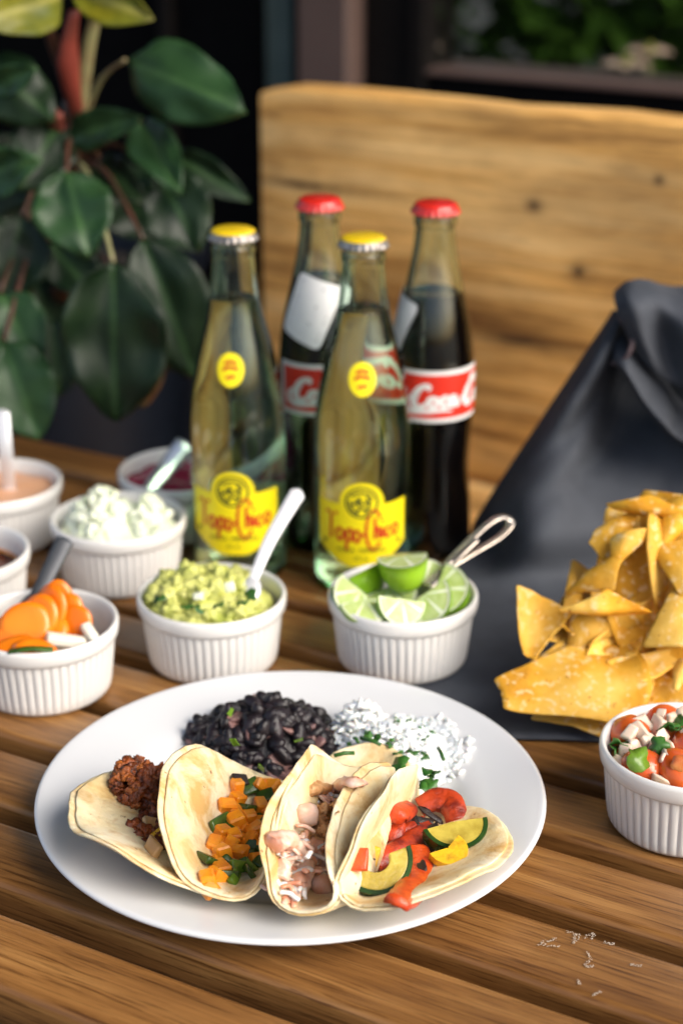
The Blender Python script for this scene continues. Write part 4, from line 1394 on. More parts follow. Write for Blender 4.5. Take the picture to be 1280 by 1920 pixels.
def half_moon(parent, ctr, rot, r, th, name, fm, rind, a0=-90, a1=90, inner=0):
    """slice of courgette: flesh with a thin dark skin round its curved edge"""
    n = 18
    def sector(r0, r1, h):
        vs, fs = [], []
        for i in range(n + 1):
            a = R(a0 + (a1 - a0) * i / n)
            for rr, z in ((r0, -h), (r1, -h), (r1, h), (r0, h)):
                vs.append((rr * math.cos(a), rr * math.sin(a), z))
        for i in range(n):
            for k in range(4):
                l = (k + 1) % 4
                fs.append((i * 4 + k, (i + 1) * 4 + k, (i + 1) * 4 + l, i * 4 + l))
        fs += [(0, 1, 2, 3), (n * 4 + 3, n * 4 + 2, n * 4 + 1, n * 4)]
        return vs, fs
    o = obj(name, sector(max(.0004, inner), r, th / 2), M[fm], parent, smooth=False)
    o.location = Vector(ctr) - parent.location
    o.rotation_euler = rot
    if rind:
        q = obj('rind', sector(r + .00005, r + .0022, th / 2 + .0003), M[rind], o, smooth=False)
    md = o.modifiers.new('rounding', 'BEVEL')
    md.width = .0007
    md.segments = 2
    return o
half_moon(T4, (0.0158,0.7035,0.0362), facing((.05, -.62, .78)), .0155, .0055, 'zucchini_slice', 'zucchini_flesh', 'zucchini_rind', 192, 378, .0068)
half_moon(T4, (0.0555,0.7462,0.0283), facing((.05, -.35, .94), 8), .0145, .0055, 'zucchini_slice', 'zucchini_flesh', 'zucchini_rind', 185, 355)
half_moon(T4, (0.0511,0.7249,0.0275), facing((.12, -.30, .95), 20), .0100, .0040, 'squash_slice', 'squash', None, 165, 375)
for p in ((0.0391,0.7564,0.0237), (0.0321,0.7562,0.0251), (0.0452,0.7621,0.0238), (0.0287,0.7138,0.0209), (0.0381,0.7086,0.0268), (0.0442,0.7405,0.0215), (0.0112,0.7124,0.0309), (0.0458,0.7502,0.0221),
          (0.0253,0.7036,0.023), (0.0375,0.7429,0.0206), (0.0421,0.7287,0.0213), (0.0348,0.7579,0.0258)):
    piece('charred_onion', lump(.0050, int(p[1] * 9000) % 40, .5, 1.6, 2, (1.3, .8, .5)), M['char'], T4, p, facing((rnd.uniform(-.3, .3), -.5, .8), rnd.uniform(0, 180)), (rnd.uniform(.6, 1.3), rnd.uniform(.4, .9), .3))

# ------------------------------------------------------------------ black beans and rice
bh = thing('black_bean_heap', 'heap of shiny black beans at the back of the plate', 'beans', PC + Vector((-.012, .035, .006)))
def bean_mesh(k):
    bm = bmesh.new()
    bmesh.ops.create_uvsphere(bm, u_segments=12, v_segments=8, radius=1)
    for v in bm.verts:
        y = v.co.y
        v.co = Vector((v.co.x * .0038, y * .0060, v.co.z * .0032))
        v.co.x += .0012 * y * y
        v.co += noise.noise_vector(v.co * 230 + Vector((k, k, k))) * .0011
    for f in bm.faces:
        f.smooth = True
    return mesh_of(bm, 'bean')
def split_mesh(k):
    me = bean_mesh(k)
    for v in me.vertices:
        if v.co.z > .0006:
            v.co.z = .0006 + .0004 * noise.noise(v.co * 500)
    return me
BN = variants(bean_mesh, M['bean'], 6)
BS_ = variants(split_mesh, M['bean_flesh'], 4)
bc = Vector((-0.0418,0.8586,0.006))
rb = random.Random(5)
def heap(c, rx, ry, h, n, rb, pw=1.6):
    """spots on and in a dome"""
    out = []
    for i in range(n):
        while True:
            x, y = rb.uniform(-1, 1), rb.uniform(-1, 1)
            if x * x + y * y < 1:
                break
        q = 1 - (x * x + y * y) ** (pw / 2)
        out.append((c + Vector((x * rx, y * ry, h * q * (1 - .45 * rb.random() ** 2) + .002)), x, y))
    return out
for p, x, y in heap(bc, .0425, .0340, .026, 300, rb):
    p.z = max(p.z, plate_z(p.x, p.y) + .003)
    sp = rb.random() < .14
    o = obj('black_bean', rb.choice(BS_ if sp else BN), None, bh, loc=p - bh.location)
    o.rotation_euler = (rb.uniform(-.8, .8), rb.uniform(-.8, .8), rb.uniform(0, 6)) if sp else (rb.uniform(0, 6), rb.uniform(-1, 1), rb.uniform(0, 6))
    k = rb.uniform(.9, 1.3)
    o.scale = (k, k, k)
ob = obj('bean_mash', lump(1, 7, .12, 2, 3, (.038, .029, .020)), M['bean'], bh, loc=bc - bh.location, kind='stuff')
for p in ((-0.0605,0.845,0.0369), (-0.0562,0.81,0.0381), (-0.0226,0.815,0.0365), (-0.0419,0.8,0.0286)):
    piece('cilantro_bit', box(.005, .003, .0006, 0, .0006, 5), M['poblano_light'], bh, p)

rh = thing('cilantro_rice_heap', 'heap of white rice flecked with green cilantro beside the beans', 'rice', PC + Vector((.05, .025, .006)))
def grain(k):
    bm = bmesh.new()
    bmesh.ops.create_uvsphere(bm, u_segments=8, v_segments=8, radius=1)
    bmesh.ops.rotate(bm, verts=bm.verts, matrix=Matrix.Rotation(PI / 2, 3, 'X'))
    for v in bm.verts:
        y = v.co.y
        v.co = Vector((v.co.x * .00125, y * .0036, v.co.z * .00125))
        v.co.z += .0004 * (k - 2) * y * y
    for f in bm.faces:
        f.smooth = True
    return mesh_of(bm, 'grain')
GR = variants(grain, M['rice'], 4)
rc = Vector((0.0288,0.8424,0.006))
spots = []
for p, x, y in heap(rc, .0350, .0380, .0205, 1050, rb, 1.8):
    p.z = max(p.z, plate_z(p.x, p.y) + .0012)
    spots.append(p)
for p, x, y in heap(Vector((0.0108,0.8634,0.006)), .0190, .022, .0250, 340, rb, 1.8):
    spots.append(p)
for k in range(26):
    a = rb.uniform(-.6, .9)
    rr = rb.uniform(.034, .043)
    q = rc + Vector((rr * math.cos(a), rr * math.sin(a), 0))
    q.z = plate_z(q.x, q.y) + .0012
    spots.append(q)
spots.sort(key=lambda p: -p.z)
rv, rf_ = [], []
for i, p in enumerate(spots):
    rot = Euler((rb.uniform(-.45, .45), rb.uniform(0, 6), rb.uniform(0, 6)))
    if i % 4 == 0 and i // 4 < 260:
        o = obj('rice_grain', rb.choice(GR), None, rh, loc=p - rh.location)
        o.rotation_euler = rot
    else:
        me = rb.choice(GR)
        k = len(rv)
        mt = rot.to_matrix()
        rv += [mt @ v.co + p - rh.location for v in me.vertices]
        rf_ += [tuple(k + j for j in f.vertices) for f in me.polygons]
obj('rice_mass', (rv, rf_), M['rice'], rh, kind='stuff')
obj('rice_mass', lump(1, 9, .1, 2, 3, (.032, .034, .0185)), M['rice'], rh, loc=rc - rh.location, kind='stuff')
def herb_leaf(r, seed):
    q = random.Random(seed)
    vs, fs = [(0, 0, 0)], []
    n = 15
    for i in range(n):
        a = 2 * PI * i / n
        rr = r * (.55 + .45 * abs(math.sin(a * 2.5 + seed))) * q.uniform(.8, 1.15)
        vs.append((rr * math.cos(a), rr * math.sin(a), r * .25 * math.sin(a * 3 + seed)))
    fs = [(0, 1 + i, 1 + (i + 1) % n) for i in range(n)]
    return vs, fs
def herb(parent, p, r, seed, rot=None, m='cilantro', name='cilantro_leaf'):
    o = obj(name, herb_leaf(r, seed), M[m], parent, loc=Vector(p) - parent.location)
    o.rotation_euler = rot or (rnd.uniform(.2, 1.0), rnd.uniform(-.6, .6), rnd.uniform(0, 6))
    solid(o, .0005)
    return o
for k, (p, r) in enumerate((((0.0303,0.8044,0.0285), .0068), ((0.0342,0.8027,0.025), .0052), ((0.0151,0.8006,0.025), .0052), ((0.0375,0.8166,0.0285), .0046), ((0.0454,0.8016,0.025), .0050), ((0.046,0.7899,0.025), .0055), ((0.0436,0.7857,0.025), .0048),
                            ((0.0301,0.8155,0.0285), .0035), ((0.0189,0.8287,0.03), .0034), ((0.0144,0.831,0.03), .0032), ((0.0256,0.8207,0.03), .003), ((0.0481,0.7995,0.025), .004))):
    herb(rh, p, r, k + 3)
for k in range(24):
    a = rb.uniform(0, 6.28); rr = math.sqrt(rb.random()) * .9
    x, y = rr * math.cos(a), rr * math.sin(a)
    p = rc + Vector((x * .034, y * .037, .0205 * (1 - rr ** 1.8) + .0035))
    herb(rh, p, rb.uniform(.0011, .0026), 60 + k)
for a, b in (((0.0103,0.8287,0.03), (0.0211,0.8213,0.03)), ((-0.0039,0.8101,0.03), (0.0068,0.8129,0.03)), ((0.0516,0.8205,0.0285), (0.0538,0.8088,0.0285)), ((0.0069,0.8287,0.03), (0.0091,0.8241,0.03))):
    a, b = Vector(a), Vector(b)
    obj('cilantro_stem', tube([a - rh.location, (a + b) / 2 - rh.location + Vector((0, 0, .0008)), b - rh.location], .0011, 6), M['cilantro'], rh)

# ------------------------------------------------------------------ what stands in the ramekins
gu = thing('guacamole_mound', 'rough mound of pale green guacamole in the middle ramekin', 'guacamole', R_GUAC + Vector((0, 0, .03)))
bm = bmesh.new()
bmesh.ops.create_icosphere(bm, subdivisions=6, radius=1)
for v in bm.verts:
    d = v.co.normalized()
    k = 1 + .16 * noise.noise(d * 2.2) + .13 * noise.noise(d * 5.5 + Vector((4, 0, 0))) + .08 * noise.noise(d * 13) + .05 * noise.noise(d * 28)
    v.co = Vector((d.x * .0395 * min(k, 1.06), d.y * .0375 * min(k, 1.06), d.z * .0215 * k))
    v.co.z += -.10 * v.co.x * (1 if d.z > 0 else 0)
    hyp = math.hypot(v.co.x, v.co.y)
    lim = .0408 if v.co.z > 0 else .0385
    if hyp > lim:
        v.co.x *= lim / hyp; v.co.y *= lim / hyp
    v.co.z = max(v.co.z, -.015)
for f in bm.faces:
    f.smooth = True
obj('avocado_mash', mesh_of(bm, 'avocado_mash'), M['guac'], gu, loc=(-.002, 0, .003))
GL = variants(lambda k: lump(.0042, k + 51, .9, 2.2, 3), M['guac'], 7)
for k in range(80):
    a = rnd.uniform(0, 2 * PI); rr = math.sqrt(rnd.random()) * .034
    x, y = rr * math.cos(a), rr * math.sin(a)
    z = .0195 * math.sqrt(max(.02, 1 - (rr / .040) ** 2)) + .003 - .08 * x
    piece('avocado_lump', rnd.choice(GL), None, gu, gu.location + Vector((x - .002, y, z)), sc=rnd.uniform(.4, 1.4))
for k, p in enumerate(((-0.1076,0.945,0.0581), (-0.0915,0.94,0.0549), (-0.0846,0.94,0.0535), (-0.0586,0.945,0.0553), (-0.0727,0.942,0.055), (-0.0543,0.955,0.0558))):
    herb(gu, p, .0050, k, m='cilantro')
for p in ((-0.067,0.956,0.0606), (-0.0852,0.95,0.0571)):
    piece('onion_piece', box(.007, .006, .004, .001, .001, 8, 2), M['onion'], gu, p)

oh = thing('chopped_onion_heap', 'heap of diced white onion in the ramekin behind the carrots', 'onion', R_ONION + Vector((0, 0, .03)))
ON = variants(lambda k: box(.0085, .0070, .0050, .0012, .0012, k + 70, 2), M['onion'], 6)
for c, rx, ry, h, n in ((Vector((-.010, -.003, .0)), .027, .033, .030, 150), (Vector((.020, -.004, .0)), .019, .026, .025, 90), (Vector((0, 0, -.004)), .038, .038, .012, 50)):
    for p, x, y in heap(oh.location + c, rx, ry, h, n, rb, 2):
        piece('onion_cube', rb.choice(ON), None, oh, p, sc=rb.uniform(.75, 1.2))
obj('onion_fill', lathe([(.0005, .018), (.02, .016), (.032, .009), (.0408, .002), (.039, -.015), (.0005, -.016)], 40), M['onion'], oh, kind='stuff')

# limes
def lime(label, face, n, f, r=.0190, span=80, long=.88):
    """face = middle of the cut face that shows, n = the way it looks, f = the way from the ridge to the skin"""
    n = Vector(n).normalized()
    f = Vector(f)
    f = (f - n * f.dot(n)).normalized()
    a = R(span / 2)
    X = n * math.cos(a) + f * math.sin(a)
    Z = n * math.sin(a) - f * math.cos(a)
    t = thing('lime_wedge', label, 'lime', Vector(face) - f * (r * .45), 'lime wedges in the ramekin')
    t.rotation_euler = Matrix((X, Z.cross(X), Z)).transposed().to_euler()
    nu, nv = 12, 14
    def pt(i, j, rr):
        a = R(-span / 2 + span * i / nu)
        b = R(-90 + 180 * j / nv)
        return (rr * math.cos(b) * math.sin(a), rr * math.sin(b) * long, -rr * math.cos(b) * math.cos(a))
    vs, fs = [], []
    for i in range(nu + 1):
        for j in range(nv + 1):
            vs.append(pt(i, j, r))
    o1 = len(vs)
    for i in range(nu + 1):
        for j in range(nv + 1):
            vs.append(pt(i, j, r * .93))
    for i in range(nu):
        for j in range(nv):
            a = i * (nv + 1) + j
            fs.append((a, a + nv + 1, a + nv + 2, a + 1))
    for i in (0, nu):
        for j in range(nv):
            a = i * (nv + 1) + j
            f = (a, a + 1, o1 + a + 1, o1 + a)
            fs.append(f)
    obj('rind', (vs, fs), M['lime_rind'], t)
    vs, fs = [], []
    for i in (0, nu):
        b0 = len(vs)
        for k in range(5):
            for j in range(nv + 1):
                p = pt(i, j, r * .932 * k / 4)
                bul = .0006 * math.sin(k * PI / 4) * (1 if i else -1)
                vs.append((p[0] + bul, p[1], p[2]))
        for k in range(4):
            for j in range(nv):
                a = b0 + k * (nv + 1) + j
                fs.append((a, a + 1, a + nv + 2, a + nv + 1))
    obj('flesh', (vs, fs), M['lime_flesh'], t)
    vs, fs = [], []
    for i in (0, nu):
        b0 = len(vs)
        for rr in (.90, .965):
            for j in range(nv + 1):
                p = pt(i, j, r * rr)
                e = .0007 * (1 if i else -1)
                vs.append((p[0] + e, p[1], p[2]))
        for j in range(nv):
            a = b0 + j
            fs.append((a, a + 1, a + nv + 2, a + nv + 1))
    obj('pith', (vs, fs), M['lime_pith'], t)
    return t
lime('lime wedge topmost in the heap, its bright green skin outward', (0.0371,0.965,0.0734), (-.10, .10, .98), (.05, -.98, .1), .0235, 165, .66)
lime('lime wedge lying behind the topmost one, dark green skin up', (0.0105,0.985,0.0562), (-.45, .35, .8), (.45, -.85, .25), .0210, 140, .9)
lime('lime wedge at the left of the bowl, round cut face to the front', (0.0067,0.955,0.0527), (.10, -.66, .75), (-.55, -.5, -.4), .0180, 100)
lime('lime wedge lying flat at the front left, pale wet flesh up', (0.0166,0.948,0.0489), (.05, -.45, .88), (.25, -.85, -.4), .0185, 80)
lime('small lime wedge at the middle of the front rim', (0.0355,0.945,0.0497), (.25, -.72, .62), (-.1, -.5, -.8), .0170, 75)
lime('lime wedge at the front right with cut side facing forward', (0.053,0.952,0.0498), (-.35, -.70, .62), (.55, -.35, -.7), .0190, 75)
lime('large pale lime wedge at the right of the bowl beside the tongs', (0.0654,0.968,0.0515), (-.35, -.52, .78), (.75, -.45, .05), .0215, 85)
lime('lime wedge at the back right under the tongs', (0.0547,0.99,0.0536), (.1, -.5, .85), (.3, .6, .3), .019, 80)
lime('lime wedge deep in the middle of the bowl', (0.0325,0.972,0.046), (.0, -.5, .85), (.3, -.6, -.3), .019, 80)

# pickled carrot, radish and pepper
def slice_disc(name, label, cat, ctr, rot, rx, ry, th, m, group, seed=0, wave=.0012):
    n, k = 32, 4
    vs, fs = [], []
    for side in (1, -1):
        vs.append((0, 0, side * th / 2))
        for j in range(1, k + 1):
            for i in range(n):
                a = 2 * PI * i / n
                f = j / k
                rr = 1 + .05 * noise.noise(Vector((math.cos(a), math.sin(a), seed)))
                x, y = rx * f * rr * math.cos(a), ry * f * rr * math.sin(a)
                vs.append((x, y, side * th / 2 * (1 if j < k else .6) + wave * math.sin(x * 160 + seed) * f))
    h = 1 + k * n
    for s in (0, 1):
        b = s * h
        F = [(b, b + 1 + i, b + 1 + (i + 1) % n) for i in range(n)]
        for j in range(k - 1):
            for i in range(n):
                p, q = b + 1 + j * n + i, b + 1 + j * n + (i + 1) % n
                F.append((p, p + n, q + n, q))
        fs += F if s == 0 else [f[::-1] for f in F]
    e = 1 + (k - 1) * n
    for i in range(n):
        l = (i + 1) % n
        fs.append((e + i, h + e + i, h + e + l, e + l))
    o = obj(name, (vs, fs), M[m], loc=ctr)
    o.rotation_euler = rot
    return tag(o, label, cat, group)
CG = 'pickled vegetables in the left front ramekin'
for (c, rot, rx, ry, lab) in (
        ((-0.1851,0.928,0.0489), (R(58), R(-8), R(10)), .0155, .0135, 'orange carrot slice at the left of the heap, broad face forward'),
        ((-0.1783,0.933,0.0506), (R(62), R(10), R(-22)), .0125, .0150, 'orange carrot slice overlapping the broad left one'),
        ((-0.173,0.94,0.0514), (R(66), R(0), R(-30)), .0120, .0170, 'orange carrot slice in the middle of the heap'),
        ((-0.1707,0.948,0.0518), (R(74), R(14), R(-10)), .0105, .0165, 'tallest orange carrot slice, standing up beside the spoon'),
        ((-0.165,0.94,0.0479), (R(62), R(26), R(-34)), .0115, .0160, 'orange carrot slice right of the middle of the heap'),
        ((-0.159,0.936,0.0449), (R(58), R(34), R(-40)), .0110, .0135, 'orange carrot slice at the right end of the heap'),
        ((-0.1937,0.925,0.0441), (R(50), R(-20), R(20)), .0130, .0120, 'orange carrot slice at the left edge below the broad one'),
        ((-0.1741,0.93,0.0444), (R(40), R(6), R(-10)), .0140, .0120, 'orange carrot slice low under the heap'),
        ((-0.1908,0.908,0.0436), (R(22), R(-10), R(6)), .0150, .0085, 'orange carrot slice lying flat near the front rim'),
        ((-0.1761,0.905,0.0445), (R(20), R(8), R(-6)), .0130, .0070, 'orange carrot slice lying by the green pepper sliver')):
    slice_disc('carrot_slice', lab, 'carrot slice', c, rot, rx, ry, .0028, 'carrot', CG, c[0] * 100)
def stick(label, a, b, w, m, name='radish_stick'):
    a, b = Vector(a), Vector(b)
    o = obj(name, box((b - a).length, w, w * .9, .0012, .0005, 3, 2), M[m], loc=(a + b) / 2)
    o.rotation_euler = (b - a).to_track_quat('X', 'Z').to_euler()
    return tag(o, label, 'radish stick', CG)
stick('white radish stick lying flat across the front of the carrots', (-0.1707,0.915,0.047), (-0.1498,0.922,0.04), .0068, 'daikon')
stick('white radish stick leaning on the right inner wall', (-0.151,0.93,0.0479), (-0.1438,0.92,0.0424), .0058, 'daikon')
pp = smooth_path([(-0.19,0.9005,0.0454), (-0.1783,0.8995,0.0479), (-0.1651,0.902,0.046)], 6)
o = obj('pepper_sliver', tube([p - pp[0] for p in pp], [(.0030, .0012)] * len(pp), 8), M['poblano'], loc=pp[0])
tag(o, 'thin green pepper sliver by the front rim of the carrots', 'pepper')
sauce('pickling_brine', 'clear orange brine under the pickled carrots', 'brine', R_CARROT, .0402, .020, 'broth', 4, .0003)

# pico de gallo
pg = thing('pico_de_gallo', 'chopped tomato, onion and cilantro salsa in the right ramekin', 'salsa', R_PICO + Vector((0, 0, .03)))
obj('salsa_bed', lathe([(.0005, .0085), (.03, .006), (.0408, .001), (.039, -.015), (.0005, -.016)], 40), M['tomato_flesh'], pg)
def tomato_half(k):
    bm = bmesh.new()
    bmesh.ops.create_uvsphere(bm, u_segments=20, v_segments=12, radius=1)
    for v in bm.verts:
        v.co = Vector((v.co.x * .0105, v.co.y * .0125, v.co.z * .0095)) * (1 + .05 * noise.noise(v.co * 2 + Vector((k * 5, 0, 0))))
        if v.co.z < -.002:
            v.co.z = -.002
    for f in bm.faces:
        f.smooth = True
    return mesh_of(bm, 'tomato')
TH = variants(tomato_half, M['tomato'], 2)
for p, rot, s in (((0.1523,0.815,0.0404), (R(-20), R(-10), R(30)), 1.05), ((0.1557,0.785,0.0369), (R(20), R(10), R(80)), 1.05), ((0.1722,0.78,0.038), (R(18), R(20), R(20)), 1.15), ((0.1828,0.8,0.0407), (R(10), R(-20), R(0)), 1.1),
                  ((0.1728,0.835,0.0376), (R(-20), 0, R(60)), .9), ((0.1905,0.79,0.0313), (R(10), R(-20), R(0)), 1.0), ((0.1773,0.815,0.0375), (R(10), R(-20), R(0)), .9)):
    o = piece('tomato_piece', rnd.choice(TH), None, pg, p, rot, s)
piece('tomato_flesh', lump(.0075, 77, .25, 1.4, 3, (1, .5, .9)), M['tomato_flesh'], pg, (0.1731,0.773,0.0459), (0, 0, 0))
OP = variants(lambda k: box(.0086, .0074, .0042, .0013, .0020, k + 90, 2), M['onion_pink'], 8)
for p in ((0.1499,0.805,0.0455), (0.1582,0.812,0.0473), (0.1651,0.81,0.0477), (0.1586,0.8,0.0452), (0.1521,0.797,0.0437), (0.1607,0.795,0.0436), (0.1669,0.803,0.0454), (0.17,0.795,0.0443), (0.1636,0.783,0.0437), (0.1438,0.79,0.0371), (0.1465,0.795,0.0405),
          (0.1738,0.815,0.0481), (0.1803,0.82,0.0476), (0.1622,0.772,0.0371), (0.1695,0.783,0.045), (0.1801,0.8,0.0477), (0.1554,0.805,0.0468), (0.1481,0.786,0.0369), (0.1846,0.81,0.0484), (0.1831,0.785,0.0438), (0.1688,0.822,0.0474)):
    piece('onion_cube', rnd.choice(OP), None, pg, p, sc=rnd.uniform(.8, 1.25))
for k, (p, r) in enumerate((((0.1443,0.8,0.0433), .0065), ((0.1424,0.797,0.0399), .005), ((0.1628,0.79,0.0484), .0062), ((0.1708,0.808,0.0489), .0068), ((0.1779,0.812,0.0498), .006), ((0.1501,0.79,0.0409), .0048), ((0.1467,0.783,0.0349), .004), ((0.1748,0.805,0.0487), .005), ((0.1524,0.778,0.037), .0035))):
    herb(pg, p, r, k + 20)
herb(pg, (0.1503,0.776,0.0478), .0085, 31, (R(45), R(5), R(20)), 'poblano_light')
o = obj('cilantro_stem', tube([Vector(p) - pg.location for p in ((0.152,0.772,0.0371), (0.1567,0.768,0.0371), (0.1622,0.768,0.0358))], .0013, 6), M['poblano_light'], pg)

# ------------------------------------------------------------------ the charcoal cloth
cl = thing('charcoal_cloth', 'dark charcoal napkin cloth wrapped up behind the tortilla chips', 'cloth', (0.1682,0.9692,0))
def cloth_part(name, rows, amp=.009, th=.0016, m='cloth', seed=0):
    """rows of points smoothed into a sheet; the parts that stand up carry soft folds"""
    g1 = [smooth_path(r, 7) for r in rows]
    cols = [smooth_path([r[k] for r in g1], 6) for k in range(len(g1[0]))]
    nc, nr = len(cols), len(cols[0])
    vs = []
    for j in range(nr):
        for i in range(nc):
            p = cols[i][j]
            k = min(1, max(0, (p.z - .012) / .05))
            e = min(1, min(i, nc - 1 - i) / 4)
            f = noise.noise(Vector((p.x * 26 + p.z * 9, p.y * 10, p.z * 11 + seed))) + .5 * noise.noise(Vector((p.x * 55 - p.z * 30, 2, p.z * 34 + seed))) + .22 * noise.noise(Vector((p.x * 120 + p.z * 50, p.y * 40, p.z * 90 + seed)))
            fl = .0012 * noise.noise(Vector((p.x * 30, p.y * 30, seed)))
            vs.append(p + Vector((0, -.75, .5)) * (f * amp * k * e) + Vector((0, 0, abs(fl))) - cl.location)
    fs = [(j * nc + i, j * nc + i + 1, (j + 1) * nc + i + 1, (j + 1) * nc + i) for j in range(nr - 1) for i in range(nc - 1)]
    o = obj(name, (vs, fs), M[m], cl)
    solid(o, th, 1)
    return o
ROWS = [
    [(0.0639,0.8783,0.0012), (0.0973,0.8771,0.0012), (0.1275,0.8753,0.0012), (0.1515,0.8735,0.0012), (0.1747,0.8765,0.0012), (0.2038,0.878,0.0014), (0.2379,0.881,0.0014)],
    [(0.046,0.9245,0.0012), (0.0895,0.9324,0.0012), (0.1318,0.9392,0.0012), (0.1649,0.946,0.0012), (0.1975,0.9479,0.002), (0.2319,0.9583,0.002), (0.2656,0.9634,0.003)],
    [(0.0371,0.974,0.0012), (0.0848,1.0035,0.0012), (0.1306,1.0187,0.0012), (0.1764,1.0265,0.0012), (0.2189,1.0328,0.002), (0.264,1.0488,0.002), (0.3054,1.061,0.004)],
    [(0.0513,1.0546,0.0012), (0.0953,1.0754,0.0012), (0.1339,1.0847,0.004), (0.1827,1.0973,0.003), (0.235,1.104,0.004), (0.2829,1.122,0.004), (0.3308,1.1359,0.006)],
    [(0.0897,1.1545,0.0012), (0.1078,1.1221,0.008), (0.1307,1.085,0.0362), (0.1811,1.1,0.0376), (0.2337,1.11,0.0353), (0.277,1.11,0.0413), (0.3149,1.08,0.0615)],
    [(0.0965,1.16,0.0171), (0.1142,1.125,0.043), (0.1372,1.105,0.059), (0.1795,1.125,0.0628), (0.2315,1.13,0.0648), (0.2764,1.12,0.0726), (0.3153,1.08,0.0918)],
    [(0.1192,1.165,0.0552), (0.1343,1.135,0.0715), (0.1565,1.125,0.0823), (0.1909,1.16,0.0772), (0.2335,1.15,0.0848), (0.2765,1.13,0.096), (0.316,1.08,0.1178)],
    [(0.1427,1.165,0.0952), (0.1521,1.13,0.1095), (0.1711,1.15,0.1075), (0.2007,1.185,0.1002), (0.2392,1.17,0.1073), (0.2739,1.13,0.1247), (0.3133,1.08,0.1434)],
    [(0.1654,1.165,0.1343), (0.1719,1.13,0.1447), (0.1875,1.16,0.1351), (0.2129,1.2,0.1232), (0.2427,1.18,0.1334), (0.2739,1.14,0.1498), (0.316,1.1,0.1659)],
    [(0.1822,1.165,0.163), (0.1854,1.14,0.1715), (0.196,1.165,0.1641), (0.2168,1.2,0.1508), (0.2465,1.19,0.1576), (0.2763,1.16,0.1701), (0.3191,1.12,0.1853)],
    [(0.1877,1.175,0.1677), (0.1902,1.155,0.1753), (0.2004,1.175,0.1715), (0.2176,1.2,0.1663), (0.2474,1.2,0.1702), (0.2798,1.18,0.1796), (0.3263,1.15,0.1897)],
]
cloth_part('cloth_sheet', ROWS)
FLAP = [
    [(0.1917,1.17,0.1634), (0.2017,1.19,0.1576), (0.2184,1.2,0.1547), (0.2448,1.2,0.1547), (0.2838,1.19,0.1576), (0.3276,1.16,0.1664)],
    [(0.1882,1.165,0.1845), (0.1978,1.18,0.1834), (0.215,1.19,0.1814), (0.2411,1.19,0.1787), (0.2798,1.18,0.1796), (0.3232,1.15,0.1842)],
    [(0.1821,1.145,0.19), (0.1914,1.15,0.1967), (0.2093,1.16,0.1933), (0.2349,1.16,0.1888), (0.2726,1.15,0.1886), (0.3147,1.12,0.194)],
    [(0.1801,1.125,0.1875), (0.1889,1.11,0.1953), (0.2066,1.12,0.1889), (0.2279,1.11,0.1846), (0.2622,1.1,0.1857), (0.305,1.08,0.1897)],
    [(0.1848,1.118,0.175), (0.1964,1.105,0.1752), (0.2146,1.125,0.1619), (0.2295,1.1,0.1623), (0.2598,1.08,0.1649), (0.3023,1.06,0.1677)],
    [(0.1951,1.122,0.1554), (0.2069,1.115,0.1465), (0.2217,1.12,0.1356), (0.2372,1.11,0.1315), (0.2646,1.09,0.1345), (0.3079,1.07,0.1377)],
    [(0.1991,1.132,0.1493), (0.2118,1.13,0.1379), (0.2263,1.135,0.1272), (0.2425,1.13,0.1213), (0.2698,1.11,0.124), (0.3141,1.09,0.1272)],
]
cloth_part('turned_flap', FLAP)
FOLD2 = [
    [(0.1865,1.165,0.1649), (0.1917,1.155,0.1633), (0.2016,1.15,0.1543), (0.2192,1.15,0.1315), (0.2392,1.15,0.1083), (0.2761,1.13,0.0999)],
    [(0.1828,1.135,0.1551), (0.1919,1.125,0.1563), (0.2055,1.125,0.1396), (0.2185,1.12,0.1205), (0.2359,1.12,0.1034), (0.2701,1.1,0.0955)],
    [(0.1815,1.128,0.1468), (0.1876,1.11,0.1444), (0.1995,1.105,0.1276), (0.214,1.1,0.1106), (0.2327,1.1,0.0974), (0.2662,1.08,0.0918)],
    [(0.1858,1.145,0.1392), (0.1928,1.135,0.1318), (0.2049,1.135,0.1127), (0.2198,1.13,0.0952), (0.2389,1.13,0.0824), (0.2739,1.11,0.0764)],
]
cloth_part('turned_fold', FOLD2)
hp = smooth_path([(0.1861,1.15,0.1708), (0.19,1.128,0.1713), (0.1917,1.118,0.1655), (0.1898,1.116,0.1565), (0.1849,1.122,0.148), (0.1812,1.13,0.1455)], 6)
obj('hem', tube([p - cl.location for p in hp], .0016, 8), M['hem'], cl)

